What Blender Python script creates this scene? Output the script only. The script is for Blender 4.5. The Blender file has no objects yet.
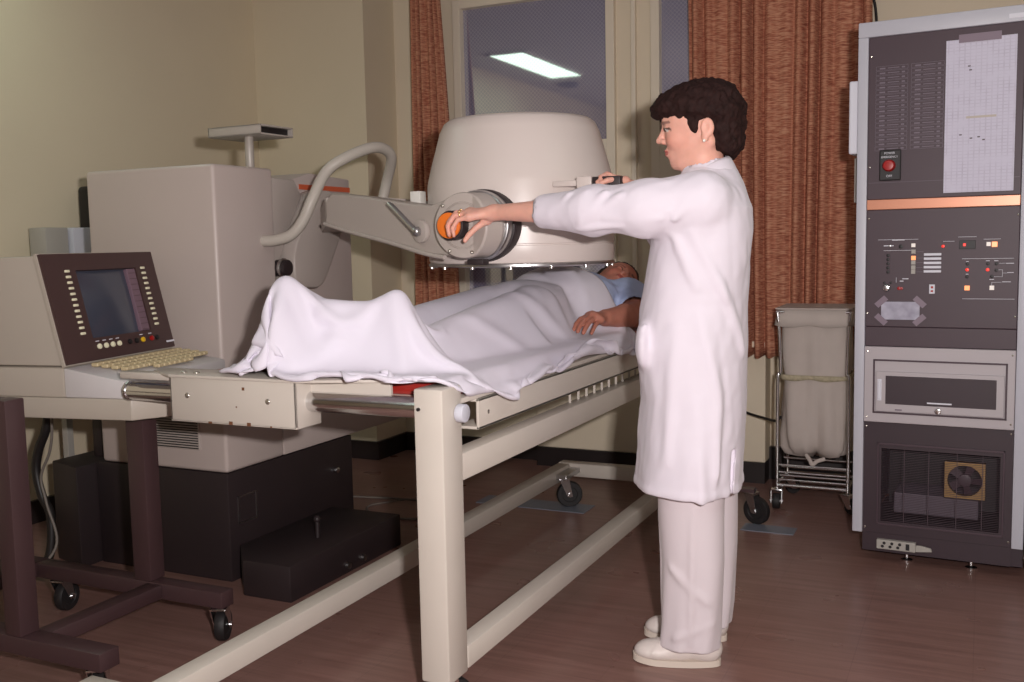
FLASH = 75.0
import bpy, bmesh, math, random
import numpy as np
from mathutils import Vector, Matrix, Euler
C = bpy.context.scene.collection
PI = math.pi
random.seed(4); rng = np.random.default_rng(4)

# ------------------------------------------------------------------ helpers
def link(o, parent=None):
    C.objects.link(o)
    if parent is not None: o.parent = parent
    return o
def thing(name, label, cat, loc=(0,0,0), rz=0.0, group=None):
    o = bpy.data.objects.new(name, None); o.empty_display_size = .05
    o.location = loc; o.rotation_euler = (0,0,rz)
    o['label'] = label; o['category'] = cat
    if group: o['group'] = group
    return link(o)
def tag(o, label, cat, group=None, kind=None):
    o['label'] = label; o['category'] = cat
    if group: o['group'] = group
    if kind: o['kind'] = kind
    return o
def obj(name, bm, mat, parent=None, smooth=None, label=None):
    me = bpy.data.meshes.new(name)
    bmesh.ops.recalc_face_normals(bm, faces=bm.faces[:])
    bm.to_mesh(me); bm.free()
    if isinstance(mat, (list, tuple)):
        for m in mat: me.materials.append(m)
    else: me.materials.append(mat)
    if smooth is not None:
        for p in me.polygons: p.use_smooth = True
        if smooth < 170:
            try: me.set_sharp_from_angle(angle=math.radians(smooth))
            except Exception: pass
    o = bpy.data.objects.new(name, me)
    if label: o['label'] = label
    return link(o, parent)
def struct(name, bm, mat, parent=None, smooth=None):
    o = obj(name, bm, mat, parent, smooth)
    if parent is None: o['kind'] = 'structure'
    return o
def new(): return bmesh.new()
def _xf(bm, vs, M):
    bmesh.ops.transform(bm, matrix=M, verts=vs)
def box(bm, lo, hi, bev=0.0, M=None, mi=0, seg=2):
    lo = Vector(lo); hi = Vector(hi); c = (lo+hi)/2; s = hi-lo
    t = bmesh.new()
    bmesh.ops.create_cube(t, size=1.0)
    bmesh.ops.scale(t, vec=s, verts=t.verts); bmesh.ops.translate(t, vec=c, verts=t.verts)
    if bev > 0:
        bmesh.ops.bevel(t, geom=t.edges[:], offset=min(bev, min(s)*.45), segments=seg, affect='EDGES', profile=.5)
    _merge(bm, t, M, mi); return bm
def _merge(bm, t, M=None, mi=0):
    vm = {}
    for v in t.verts:
        vm[v] = bm.verts.new(M @ v.co if M is not None else v.co)
    for f in t.faces:
        try:
            nf = bm.faces.new([vm[v] for v in f.verts]); nf.material_index = mi if mi else f.material_index; nf.smooth = f.smooth
        except ValueError: pass
    t.free()
def cyl(bm, a, b, r, r2=None, n=24, bev=0.0, mi=0, caps=True, M=None):
    a = Vector(a); b = Vector(b); d = b-a; L = d.length
    t = bmesh.new()
    bmesh.ops.create_cone(t, cap_ends=caps, cap_tris=False, segments=n, radius1=r, radius2=r if r2 is None else r2, depth=L)
    if bev > 0:
        es = [e for e in t.edges if abs(e.verts[0].co.z-e.verts[1].co.z) < 1e-6]
        bmesh.ops.bevel(t, geom=es, offset=bev, segments=2, affect='EDGES', profile=.5)
    q = Vector((0,0,1)).rotation_difference(d.normalized()).to_matrix().to_4x4()
    T = Matrix.Translation((a+b)/2) @ q
    _merge(bm, t, (M @ T) if M is not None else T, mi); return bm
def ball(bm, c, r, n=16, sc=(1,1,1), M=None, mi=0):
    t = bmesh.new(); bmesh.ops.create_uvsphere(t, u_segments=n, v_segments=max(6, n//2), radius=r)
    T = Matrix.Translation(c) @ Matrix.Diagonal((*sc, 1))
    _merge(bm, t, (M @ T) if M is not None else T, mi); return bm
def lathe(bm, prof, n=48, M=None, mi=0):
    """prof: (r,z) list about the z axis, closed by caps where r is 0"""
    rings = []
    for r, z in prof:
        if r < 1e-6: rings.append([bm.verts.new((M @ Vector((0,0,z))) if M is not None else (0,0,z))])
        else:
            rings.append([bm.verts.new((M @ Vector((r*math.cos(2*PI*k/n), r*math.sin(2*PI*k/n), z))) if M is not None
                          else (r*math.cos(2*PI*k/n), r*math.sin(2*PI*k/n), z)) for k in range(n)])
    for A, B in zip(rings, rings[1:]):
        for k in range(n):
            k2 = (k+1) % n
            if len(A) == 1: f = [A[0], B[k], B[k2]]
            elif len(B) == 1: f = [A[k], B[0], A[k2]]
            else: f = [A[k], B[k], B[k2], A[k2]]
            fc = bm.faces.new(f); fc.material_index = mi
    return bm
def smooth_path(pts, n=8):
    P = [Vector(p) for p in pts]; out = []
    for i in range(len(P)-1):
        p0 = P[max(i-1,0)]; p1 = P[i]; p2 = P[i+1]; p3 = P[min(i+2, len(P)-1)]
        for k in range(n):
            t = k/n
            out.append(.5*((2*p1)+(-p0+p2)*t+(2*p0-5*p1+4*p2-p3)*t*t+(-p0+3*p1-3*p2+p3)*t**3))
    out.append(P[-1]); return out
def tube(bm, pts, r, n=12, mi=0, sub=8, rf=None):
    P = smooth_path(pts, sub) if sub else [Vector(p) for p in pts]
    up = Vector((0,0,1)); prev = None; rings = []
    for i, p in enumerate(P):
        d = (P[min(i+1,len(P)-1)]-P[max(i-1,0)]).normalized()
        if prev is None:
            x = d.cross(up) if abs(d.z) < .9 else d.cross(Vector((1,0,0)))
        else: x = prev - d*prev.dot(d)
        x.normalize(); prev = x; y = d.cross(x)
        rr = r*(rf(i/(len(P)-1)) if rf else 1)
        rings.append([bm.verts.new(p+x*rr*math.cos(2*PI*k/n)+y*rr*math.sin(2*PI*k/n)) for k in range(n)])
    for A, B in zip(rings, rings[1:]):
        for k in range(n):
            f = bm.faces.new([A[k], A[(k+1)%n], B[(k+1)%n], B[k]]); f.material_index = mi
    for R_ in (rings[0], rings[-1]):
        f = bm.faces.new(R_); f.material_index = mi
    return bm
def prism(bm, pts, n, bev=0.0, M=None, mi=0):
    """pts: 3D outline, extruded by vector n"""
    t = bmesh.new()
    n = Vector(n)
    a = [t.verts.new(Vector(p)) for p in pts]; b = [t.verts.new(Vector(p)+n) for p in pts]
    t.faces.new(a); t.faces.new(b[::-1])
    for i in range(len(a)):
        j = (i+1) % len(a); t.faces.new([a[i], a[j], b[j], b[i]])
    if bev > 0:
        bmesh.ops.recalc_face_normals(t, faces=t.faces[:])
        es = [e for e in t.edges if not (abs((e.verts[0].co-e.verts[1].co).dot(n)) > .9*n.length*(e.verts[0].co-e.verts[1].co).length and len(a) > 12)]
        bmesh.ops.bevel(t, geom=es, offset=bev, segments=2, affect='EDGES', profile=.5)
    _merge(bm, t, M, mi); return bm
def rounded(pts, r, n=5):
    """round the corners of a closed 2-D outline"""
    out = []; m = len(pts)
    for i in range(m):
        p0 = Vector(pts[i-1]); p1 = Vector(pts[i]); p2 = Vector(pts[(i+1)%m])
        a = (p0-p1); b = (p2-p1); rr = min(r, a.length*.45, b.length*.45)
        a = p1+a.normalized()*rr; b = p1+b.normalized()*rr
        for k in range(n+1):
            t = k/n; out.append((1-t)**2*a+2*t*(1-t)*p1+t*t*b)
    return out
def RZ(a, loc=(0,0,0)): return Matrix.Translation(loc) @ Matrix.Rotation(a, 4, 'Z')

# ------------------------------------------------------------------ materials
def mat(name, col, rough=.5, metal=0.0, spec=.5, noise=None, bump=None, emit=None, estr=1.0, coat=0.0, sheen=0.0, sss=0.0):
    """noise=(scale, amount) slight variation of the thing's own colour; bump=(scale, strength, distance)"""
    m = bpy.data.materials.new(name); m.use_nodes = True
    nt = m.node_tree; b = nt.nodes['Principled BSDF']
    b.inputs['Base Color'].default_value = (*col, 1)
    b.inputs['Roughness'].default_value = rough; b.inputs['Metallic'].default_value = metal
    b.inputs['Specular IOR Level'].default_value = spec
    b.inputs['Coat Weight'].default_value = coat
    if sheen: b.inputs['Sheen Weight'].default_value = sheen
    if sss:
        b.inputs['Subsurface Weight'].default_value = sss; b.inputs['Subsurface Radius'].default_value = (.01,.004,.002)
        b.inputs['Subsurface Scale'].default_value = 1.0
    if emit:
        b.inputs['Emission Color'].default_value = (*emit, 1); b.inputs['Emission Strength'].default_value = estr
    tc = nt.nodes.new('ShaderNodeTexCoord')
    if noise:
        n = nt.nodes.new('ShaderNodeTexNoise'); n.inputs['Scale'].default_value = noise[0]; n.inputs['Detail'].default_value = 6
        nt.links.new(tc.outputs['Object'], n.inputs['Vector'])
        mx = nt.nodes.new('ShaderNodeMix'); mx.data_type = 'RGBA'; mx.blend_type = 'MULTIPLY'
        mr = nt.nodes.new('ShaderNodeMapRange'); mr.inputs['From Min'].default_value = .25; mr.inputs['From Max'].default_value = .75
        mr.inputs['To Min'].default_value = 1-noise[1]; mr.inputs['To Max'].default_value = 1+noise[1]*.3
        nt.links.new(n.outputs['Fac'], mr.inputs['Value'])
        mx.inputs['Factor'].default_value = 1; mx.inputs['A'].default_value = (*col, 1)
        nt.links.new(mr.outputs['Result'], mx.inputs['B']); nt.links.new(mx.outputs['Result'], b.inputs['Base Color'])
    if bump:
        n2 = nt.nodes.new('ShaderNodeTexNoise'); n2.inputs['Scale'].default_value = bump[0]; n2.inputs['Detail'].default_value = 4
        nt.links.new(tc.outputs['Object'], n2.inputs['Vector'])
        bp = nt.nodes.new('ShaderNodeBump'); bp.inputs['Strength'].default_value = bump[1]; bp.inputs['Distance'].default_value = bump[2]
        nt.links.new(n2.outputs['Fac'], bp.inputs['Height']); nt.links.new(bp.outputs['Normal'], b.inputs['Normal'])
    return m
def s2l(r, g, b):
    f = lambda c: (c/255/12.92) if c <= 10 else ((c/255+.055)/1.055)**2.4
    return (f(r), f(g), f(b))
M = {}
M['wall'] = mat('wall_paint', s2l(226,212,186), .75, noise=(1.5,.05), bump=(60,.15,.002))
M['wall_back'] = mat('wall_paint_far', s2l(232,218,194), .75, noise=(1.5,.05))
M['frame'] = mat('window_frame_paint', s2l(236,224,204), .5, noise=(3,.04))
M['ceil'] = mat('ceiling_tile', s2l(190,190,195), .8, bump=(90,.4,.004))
M['base'] = mat('black_vinyl_base', s2l(38,30,30), .45)
M['scan'] = mat('scanner_enamel', s2l(194,180,174), .38, noise=(2.5,.04), bump=(350,.12,.0006))
M['scan2'] = mat('scanner_enamel_grey', s2l(182,171,164), .45, noise=(2.5,.04))
M['drum'] = mat('drum_enamel', s2l(212,200,194), .35, noise=(4,.03), bump=(350,.08,.0005))
M['table'] = mat('table_enamel', s2l(203,194,184), .38, noise=(6,.05), bump=(300,.1,.0006))
M['black'] = mat('black_enamel', s2l(44,34,36), .5, noise=(5,.1))
M['rubber'] = mat('rubber', s2l(30,26,27), .6)
M['brown'] = mat('brown_steel', s2l(70,50,52), .4, noise=(6,.08))
M['bezel'] = mat('bezel_brown', s2l(72,51,50), .5, bump=(300,.2,.0008))
M['chrome'] = mat('chrome', (.78,.78,.79), .2, metal=1)
M['steel'] = mat('brushed_steel', (.55,.54,.54), .3, metal=1, noise=(30,.15))
M['red'] = mat('red_vinyl', s2l(150,40,34), .28, coat=.3, bump=(40,.2,.003))
M['white'] = mat('white_plastic', s2l(225,222,215), .45)
M['cream'] = mat('cream_button', s2l(240,235,205), .4)
M['offgrey'] = mat('grey_box', s2l(170,165,158), .5)
M['orange'] = mat('orange_plastic', s2l(235,120,40), .35)
M['stripe'] = mat('orange_stripe', s2l(205,95,60), .5)
M['conduit'] = mat('conduit_vinyl', s2l(190,182,172), .42, bump=(250,.25,.001))
M['console'] = mat('console_enamel', s2l(182,172,160), .45, noise=(3,.04))
M['consolewhite'] = mat('console_deck', s2l(205,200,200), .45)
M['key'] = mat('keycap_tan', s2l(196,178,140), .5)
M['screen'] = mat('crt_glass', s2l(66,70,84), .18, spec=.8)
M['yellow'] = mat('yellow_button', s2l(235,190,40), .35)
M['redb'] = mat('red_button', s2l(165,22,22), .35)
M['rackp'] = mat('rack_panel', s2l(70,52,61), .5, noise=(8,.05))
M['rackd'] = mat('rack_dark', s2l(54,38,46), .5, noise=(8,.08))
M['rackw'] = mat('rack_frame', s2l(196,196,206), .45, noise=(4,.04))
M['rackg'] = mat('rack_drawer', s2l(184,176,180), .45, noise=(4,.04))
M['copper'] = mat('copper_strip', s2l(205,140,112), .35, metal=.3)
M['label'] = mat('label_white', s2l(225,225,235), .6)
M['labelg'] = mat('label_grey', s2l(120,108,120), .6)
M['ledred'] = mat('led_red', s2l(200,20,20), .3, emit=(1,.04,.02), estr=.9)
M['ledora'] = mat('lamp_orange', s2l(250,150,90), .3, emit=(1,.36,.14), estr=.9)
M['ledwhi'] = mat('lamp_white', s2l(230,225,220), .4, emit=(1,.85,.75), estr=.25)
M['brass'] = mat('fan_brass', s2l(150,120,80), .4, metal=.7)
M['cloth'] = mat('hamper_cloth', s2l(200,188,180), .9, noise=(12,.06), bump=(900,.3,.001))
M['coat'] = mat('coat_cotton', s2l(221,213,223), .85, bump=(700,.2,.0008), sheen=.15)
M['trouser'] = mat('trouser_cotton', s2l(214,203,208), .85, bump=(700,.2,.0008), sheen=.15)
M['shoe'] = mat('shoe_leather', s2l(216,205,200), .5, bump=(120,.2,.001))
M['sole'] = mat('shoe_sole', s2l(205,192,180), .7)
M['sheet'] = mat('sheet_cotton', s2l(221,215,227), .85, bump=(500,.15,.001), sheen=.1)
M['gown'] = mat('gown_blue', s2l(172,184,218), .85, bump=(600,.2,.001))
M['pillow'] = mat('pillow_case', s2l(222,222,226), .85)
M['hair'] = mat('dark_brown_hair', s2l(44,26,24), .75, spec=.15, noise=(60,.5), bump=(150,.5,.003))
M['hair2'] = mat('black_hair', s2l(38,26,24), .5, noise=(60,.4), bump=(140,.7,.003))
M['gold'] = mat('gold', (.8,.55,.25), .25, metal=1)
M['pearl'] = mat('pearl', (.85,.82,.75), .2)
M['eyew'] = mat('eye_white', s2l(225,218,212), .2)
M['iris'] = mat('iris_brown', s2l(50,32,24), .15)
M['cable'] = mat('black_cable', s2l(32,28,28), .5)
M['cablew'] = mat('white_cable', s2l(120,112,105), .5)
M['plate'] = mat('floor_plate_steel', s2l(130,135,148), .4, metal=.2, noise=(20,.1))
M['tape'] = mat('clear_tape', s2l(140,125,138), .25)
M['silver'] = mat('silver_stand', s2l(178,170,162), .4, metal=.1)
M['lens'] = mat('dark_opening', s2l(28,24,26), .5)
M['purple'] = mat('keypad_strip', s2l(120,95,108), .5)
M['rivet'] = mat('rivet', s2l(190,185,175), .25, metal=.8)
M['chip'] = mat('chipped_paint', s2l(110,70,45), .7)

def skin_mat(name):
    m = bpy.data.materials.new(name); m.use_nodes = True; nt = m.node_tree; b = nt.nodes['Principled BSDF']
    a = nt.nodes.new('ShaderNodeAttribute'); a.attribute_name = 'Col'
    tc = nt.nodes.new('ShaderNodeTexCoord'); n = nt.nodes.new('ShaderNodeTexNoise'); n.inputs['Scale'].default_value = 45
    nt.links.new(tc.outputs['Object'], n.inputs['Vector'])
    mr = nt.nodes.new('ShaderNodeMapRange'); mr.inputs['To Min'].default_value = .9; mr.inputs['To Max'].default_value = 1.08
    nt.links.new(n.outputs['Fac'], mr.inputs['Value'])
    mx = nt.nodes.new('ShaderNodeMix'); mx.data_type = 'RGBA'; mx.blend_type = 'MULTIPLY'; mx.inputs['Factor'].default_value = 1
    nt.links.new(a.outputs['Color'], mx.inputs['A']); nt.links.new(mr.outputs['Result'], mx.inputs['B'])
    nt.links.new(mx.outputs['Result'], b.inputs['Base Color'])
    b.inputs['Roughness'].default_value = .5; b.inputs['Specular IOR Level'].default_value = .35
    b.inputs['Subsurface Weight'].default_value = .12; b.inputs['Subsurface Radius'].default_value = (.012,.004,.002); b.inputs['Subsurface Scale'].default_value = 1
    return m
M['skin'] = skin_mat('skin')

def nodes(m): return m.node_tree, m.node_tree.nodes, m.node_tree.links
def curtain_mat():
    m = mat('curtain_weave', (.3,.1,.06), .9); nt, N, L = nodes(m); b = N['Principled BSDF']
    tc = N.new('ShaderNodeTexCoord'); mp = N.new('ShaderNodeMapping'); mp.inputs['Scale'].default_value = (26, 26, 300)
    L.new(tc.outputs['Object'], mp.inputs['Vector'])
    n = N.new('ShaderNodeTexNoise'); n.inputs['Scale'].default_value = 1; n.inputs['Detail'].default_value = 3
    L.new(mp.outputs['Vector'], n.inputs['Vector'])
    r = N.new('ShaderNodeValToRGB'); e = r.color_ramp.elements
    e[0].position = .30; e[0].color = (*s2l(136,74,58),1); e[1].position = .60; e[1].color = (*s2l(206,152,122),1)
    k = e.new(.47); k.color = (*s2l(182,114,88),1)
    L.new(n.outputs['Fac'], r.inputs['Fac']); L.new(r.outputs['Color'], b.inputs['Base Color'])
    bp = N.new('ShaderNodeBump'); bp.inputs['Strength'].default_value = .4; bp.inputs['Distance'].default_value = .002
    L.new(n.outputs['Fac'], bp.inputs['Height']); L.new(bp.outputs['Normal'], b.inputs['Normal'])
    return m
M['curtain'] = curtain_mat()
def floor_mat():
    m = mat('floor_vinyl', (.1,.05,.04), .32); nt, N, L = nodes(m); b = N['Principled BSDF']
    tc = N.new('ShaderNodeTexCoord'); mp = N.new('ShaderNodeMapping'); mp.inputs['Scale'].default_value = (2.2, 38, 1)
    L.new(tc.outputs['Object'], mp.inputs['Vector'])
    n = N.new('ShaderNodeTexNoise'); n.inputs['Scale'].default_value = 1; n.inputs['Detail'].default_value = 6; n.inputs['Roughness'].default_value = .65
    L.new(mp.outputs['Vector'], n.inputs['Vector'])
    r = N.new('ShaderNodeValToRGB'); e = r.color_ramp.elements
    e[0].position = .3; e[0].color = (*s2l(122,90,82),1); e[1].position = .7; e[1].color = (*s2l(150,114,106),1)
    L.new(n.outputs['Fac'], r.inputs['Fac'])
    br = N.new('ShaderNodeTexBrick'); br.offset = 0; br.inputs['Scale'].default_value = 1; br.inputs['Brick Width'].default_value = .305; br.inputs['Row Height'].default_value = .305
    br.inputs['Mortar Size'].default_value = .0012; br.inputs['Color1'].default_value = (1,1,1,1); br.inputs['Color2'].default_value = (.95,.95,.95,1); br.inputs['Mortar'].default_value = (.82,.8,.8,1)
    L.new(tc.outputs['Object'], br.inputs['Vector'])
    mx = N.new('ShaderNodeMix'); mx.data_type = 'RGBA'; mx.blend_type = 'MULTIPLY'; mx.inputs['Factor'].default_value = 1
    L.new(r.outputs['Color'], mx.inputs['A']); L.new(br.outputs['Color'], mx.inputs['B']); L.new(mx.outputs['Result'], b.inputs['Base Color'])
    n3 = N.new('ShaderNodeTexNoise'); n3.inputs['Scale'].default_value = 5; L.new(tc.outputs['Object'], n3.inputs['Vector'])
    mr = N.new('ShaderNodeMapRange'); mr.inputs['To Min'].default_value = .2; mr.inputs['To Max'].default_value = .42
    L.new(n3.outputs['Fac'], mr.inputs['Value']); L.new(mr.outputs['Result'], b.inputs['Roughness'])
    return m
M['floor'] = floor_mat()
def glass_mat():
    """dark wired glass seen at night: mirror-like reflection over a dim blue room-less dark"""
    m = mat('wired_glass', s2l(62,66,86), .03, spec=1.0); nt, N, L = nodes(m); b = N['Principled BSDF']
    tc = N.new('ShaderNodeTexCoord'); mp = N.new('ShaderNodeMapping'); mp.inputs['Rotation'].default_value = (0, math.radians(45), 0); mp.inputs['Scale'].default_value = (60,60,60)
    L.new(tc.outputs['Object'], mp.inputs['Vector'])
    w = N.new('ShaderNodeTexWave'); w.wave_type = 'BANDS'; w.bands_direction = 'X'; w.inputs['Scale'].default_value = .35
    L.new(mp.outputs['Vector'], w.inputs['Vector'])
    w2 = N.new('ShaderNodeTexWave'); w2.wave_type = 'BANDS'; w2.bands_direction = 'Z'; w2.inputs['Scale'].default_value = .35
    L.new(mp.outputs['Vector'], w2.inputs['Vector'])
    mxx = N.new('ShaderNodeMath'); mxx.operation = 'MAXIMUM'; L.new(w.outputs['Fac'], mxx.inputs[0]); L.new(w2.outputs['Fac'], mxx.inputs[1])
    r = N.new('ShaderNodeValToRGB'); e = r.color_ramp.elements
    e[0].position = .9; e[0].color = (*s2l(128,128,156),1); e[1].position = .99; e[1].color = (*s2l(165,160,180),1)  # base brightened to carry the reflected ceiling in its colour; wires are pattern
    L.new(mxx.outputs[0], r.inputs['Fac']); L.new(r.outputs['Color'], b.inputs['Base Color'])
    b.inputs['IOR'].default_value = 2.3
    return m
M['glass'] = glass_mat()
def grid_mat(name, base, line, sx, sz, wid=.06, rough=.6, axis=('X','Z')):
    """printed lines on paper: base paper colour with thin ruled lines"""
    m = mat(name, base, rough); nt, N, L = nodes(m); b = N['Principled BSDF']
    tc = N.new('ShaderNodeTexCoord'); sp = N.new('ShaderNodeSeparateXYZ'); L.new(tc.outputs['Object'], sp.inputs[0])
    outs = []
    for ax, s in zip(axis, (sx, sz)):
        mu = N.new('ShaderNodeMath'); mu.operation = 'MULTIPLY'; mu.inputs[1].default_value = s; L.new(sp.outputs[ax], mu.inputs[0])
        fr = N.new('ShaderNodeMath'); fr.operation = 'FRACT'; L.new(mu.outputs[0], fr.inputs[0])
        lt = N.new('ShaderNodeMath'); lt.operation = 'LESS_THAN'; lt.inputs[1].default_value = wid; L.new(fr.outputs[0], lt.inputs[0]); outs.append(lt)
    mm = N.new('ShaderNodeMath'); mm.operation = 'MAXIMUM'; L.new(outs[0].outputs[0], mm.inputs[0]); L.new(outs[1].outputs[0], mm.inputs[1])
    n = N.new('ShaderNodeTexNoise'); n.inputs['Scale'].default_value = 25; L.new(tc.outputs['Object'], n.inputs['Vector'])
    gt = N.new('ShaderNodeMapRange'); gt.inputs['From Min'].default_value = .3; gt.inputs['From Max'].default_value = .7; L.new(n.outputs['Fac'], gt.inputs['Value'])
    m2 = N.new('ShaderNodeMath'); m2.operation = 'MULTIPLY'; L.new(mm.outputs[0], m2.inputs[0]); L.new(gt.outputs['Result'], m2.inputs[1])
    mx = N.new('ShaderNodeMix'); mx.data_type = 'RGBA'; L.new(m2.outputs[0], mx.inputs['Factor'])
    mx.inputs['A'].default_value = (*base,1); mx.inputs['B'].default_value = (*line,1); L.new(mx.outputs['Result'], b.inputs['Base Color'])
    return m
M['paper'] = grid_mat('printout_paper', s2l(208,204,222), s2l(190,184,203), 60, 90, .25)
M['note'] = grid_mat('note_paper', s2l(190,188,204), s2l(150,146,165), .01, 110, .3)
M['ctile'] = grid_mat('ceiling_tiles', s2l(200,198,205), s2l(70,70,80), 1/.61, 1/.61, .012, .85, ('X','Y'))

# ------------------------------------------------------------------ room shell
XL, XR, YB, YW, YF, ZC = -3.75, 2.3, -2.2, 4.62, 4.93, 2.6
bm = new(); box(bm, (XL-.1,YB-.1,-.1), (XR+.1,YF+.6,0)); struct('floor', bm, M['floor'])
bm = new(); box(bm, (XL-.1,YB-.1,ZC), (XR+.1,YF+.6,ZC+.1)); struct('ceiling', bm, M['ctile'])
bm = new(); box(bm, (XL-.15,YB-.1,0), (XL,YF+.4,ZC)); struct('wall_left', bm, M['wall'])
bm = new(); box(bm, (XR,YB-.1,0), (XR+.15,YF+.4,ZC)); struct('wall_right', bm, M['wall'])
bm = new(); box(bm, (XL,YB-.15,0), (XR,YB,ZC)); struct('wall_rear', bm, M['wall'])
bm = new(); box(bm, (XL,YW,0), (-3.02,YF+.35,ZC)); struct('wall_corner', bm, M['wall'])
# window wall: leaves openings for the two windows
W1 = (-2.63,-1.71); W2 = (-1.52,-.95); ZS, ZT = .72, 2.485
bm = new()
box(bm, (-3.02,YF,0), (W1[0],YF+.15,ZC)); box(bm, (W1[0],YF,ZT), (W2[1],YF+.15,ZC)); box(bm, (W1[0],YF,0), (W2[1],YF+.15,ZS))
box(bm, (W1[1],YF,ZS), (W2[0],YF+.15,ZT)); box(bm, (W2[1],YF,0), (XR,YF+.15,ZC))
struct('wall_window', bm, M['wall_back'])
for i, (x0, x1) in enumerate((W1, W2)):
    bm = new(); t = .045
    for a, b_ in (((x0,ZS),(x0+t,ZT)), ((x1-t,ZS),(x1,ZT)), ((x0+t,ZT-t),(x1-t,ZT)), ((x0+t,ZS),(x1-t,ZS+t)), ((x0+t,1.47),(x1-t,1.70))):
        box(bm, (a[0],YF-.035,a[1]), (b_[0],YF+.04,b_[1]), .002)
    w = struct('window_%d' % (i+1), bm, M['frame'])
    bm = new(); box(bm, (x0+t*.8,YF+.01,1.69), (x1-t*.8,YF+.018,ZT-t*.8)); obj('upper_pane', bm, M['glass'], w)
    bm = new(); box(bm, (x0+t*.8,YF+.01,ZS+t*.8), (x1-t*.8,YF+.018,1.48)); obj('lower_pane', bm, M['glass'], w)
bm = new(); box(bm, (-1.625,YF-.03,ZS), (-1.60,YF,ZC), .004); struct('trim_1', bm, M['frame'])
# low convector boxing under the windows with its black plinth
bm = new(); box(bm, (-2.13,4.80,.1), (-.93,YF-.001,.66), .006); box(bm, (-2.15,4.78,.66), (-.91,YF-.001,.69), .006); struct('trim_2', bm, M['wall_back'])
bm = new(); box(bm, (-2.13,4.79,0), (-.93,YF,.1)); struct('baseboard_far', bm, M['base'])
bm = new(); box(bm, (-.93,4.9,0), (XR,YF,.16)); struct('baseboard_right', bm, M['base'])
bm = new(); box(bm, (-3.02,4.9,0), (-2.13,YF,.1)); struct('baseboard_window', bm, M['base'])
bm = new(); box(bm, (XL,YW-.02,0), (-3.0,YW,.1)); box(bm, (-3.02,YW,0), (-3.0,YF,.1)); struct('baseboard_corner', bm, M['base'])
bm = new(); box(bm, (XL,YB,0), (XL+.02,YW,.1)); struct('baseboard_left', bm, M['base'])
# light fittings of the ceiling
def troffer(x0, y0, x1, y1, label):
    t = thing('ceiling_light', label, 'ceiling light', ((x0+x1)/2,(y0+y1)/2,ZC), 0, 'fluorescent ceiling lights')
    w, l = (x1-x0)/2, (y1-y0)/2
    bm = new()
    for a in ((-w,-l,-w+.02,l), (w-.02,-l,w,l), (-w,-l,w,-l+.02), (-w,l-.02,w,l)): box(bm, (a[0],a[1],-.02), (a[2],a[3],0))
    obj('frame', bm, M['white'], t)
    bm = new(); box(bm, (-w+.02,-l+.02,-.014), (w-.02,l-.02,-.004)); obj('diffuser', bm, M['tube'], t)
    return t
M['tube'] = mat('lit_diffuser', (.8,.9,.85), .5, emit=(.74,1.0,.84), estr=3.8)
troffer(-3.42,1.75,-3.1,3.0, 'fluorescent ceiling light over the console, reflected in the window glass')
troffer(-1.6,-.9,-1.28,.35, 'fluorescent ceiling light behind the camera, out of frame')
troffer(.5,1.6,.82,2.85, 'fluorescent ceiling light above the right of the room, out of frame')
bm = new(); cyl(bm, (0,0,-.03), (0,0,0), .09, n=32, bev=.006); o = obj('ceiling_speaker', bm, mat('blue_grey_speaker', s2l(60,70,110), .5), None, 40)
o.location = (-3.42,1.35,ZC); tag(o, 'round blue-grey disc on the ceiling, mirrored beside the lamp in the glass', 'speaker')

# ------------------------------------------------------------------ curtains
def curtain(x0, x1, z0, z1, y, folds, amp, label, top_in=0.0, name='curtain', y_top=None):
    n = int(folds*14); m_ = 40; bm = new(); rows = []
    ph = np.cumsum(rng.uniform(.6,1.4,n+1)); ph = ph/ph[-1]*folds*2*PI
    am = amp*(.65+.5*np.sin(np.linspace(0,9,n+1)*2.1+1))
    for j in range(m_+1):
        t = j/m_; z = z0+(z1-z0)*t; sx = 1-top_in*t**1.5; row = []
        for i in range(n+1):
            u = i/n; x = x0+top_in*t**1.5*(x1-x0)*.35+(x1-x0)*sx*u
            yy = y+am[i]*math.sin(ph[i]+.25*math.sin(2.5*t+i*.13))*(.75+.25*(1-t))
            row.append(bm.verts.new((x+.008*math.sin(3*t+u*7), yy, z+(.006*math.sin(ph[i]) if j == 0 else 0))))
        rows.append(row)
    for A, B in zip(rows, rows[1:]):
        for i in range(n): bm.faces.new([A[i],A[i+1],B[i+1],B[i]])
    o = obj(name, bm, M['curtain'], None, 180)
    s = o.modifiers.new('thick', 'SOLIDIFY'); s.thickness = .004
    tag(o, label, 'curtain'); return o
curtain(-2.87,-2.565,.35,2.56,4.79,6,.035,'narrow rust-brown slubbed curtain hanging left of the white drum', top_in=.42)
curtain(-1.30,-.47,.62,2.56,4.76,14,.04,'wide rust-brown slubbed curtain hanging behind the woman, left of the tall rack')
bm = new(); cyl(bm, (-3.0,4.80,2.575), (.4,4.80,2.575), .012); o = obj('curtain_rail', bm, M['white']); tag(o, 'thin white rail carrying both rust-brown curtains, above the frame', 'curtain rail')
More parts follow.
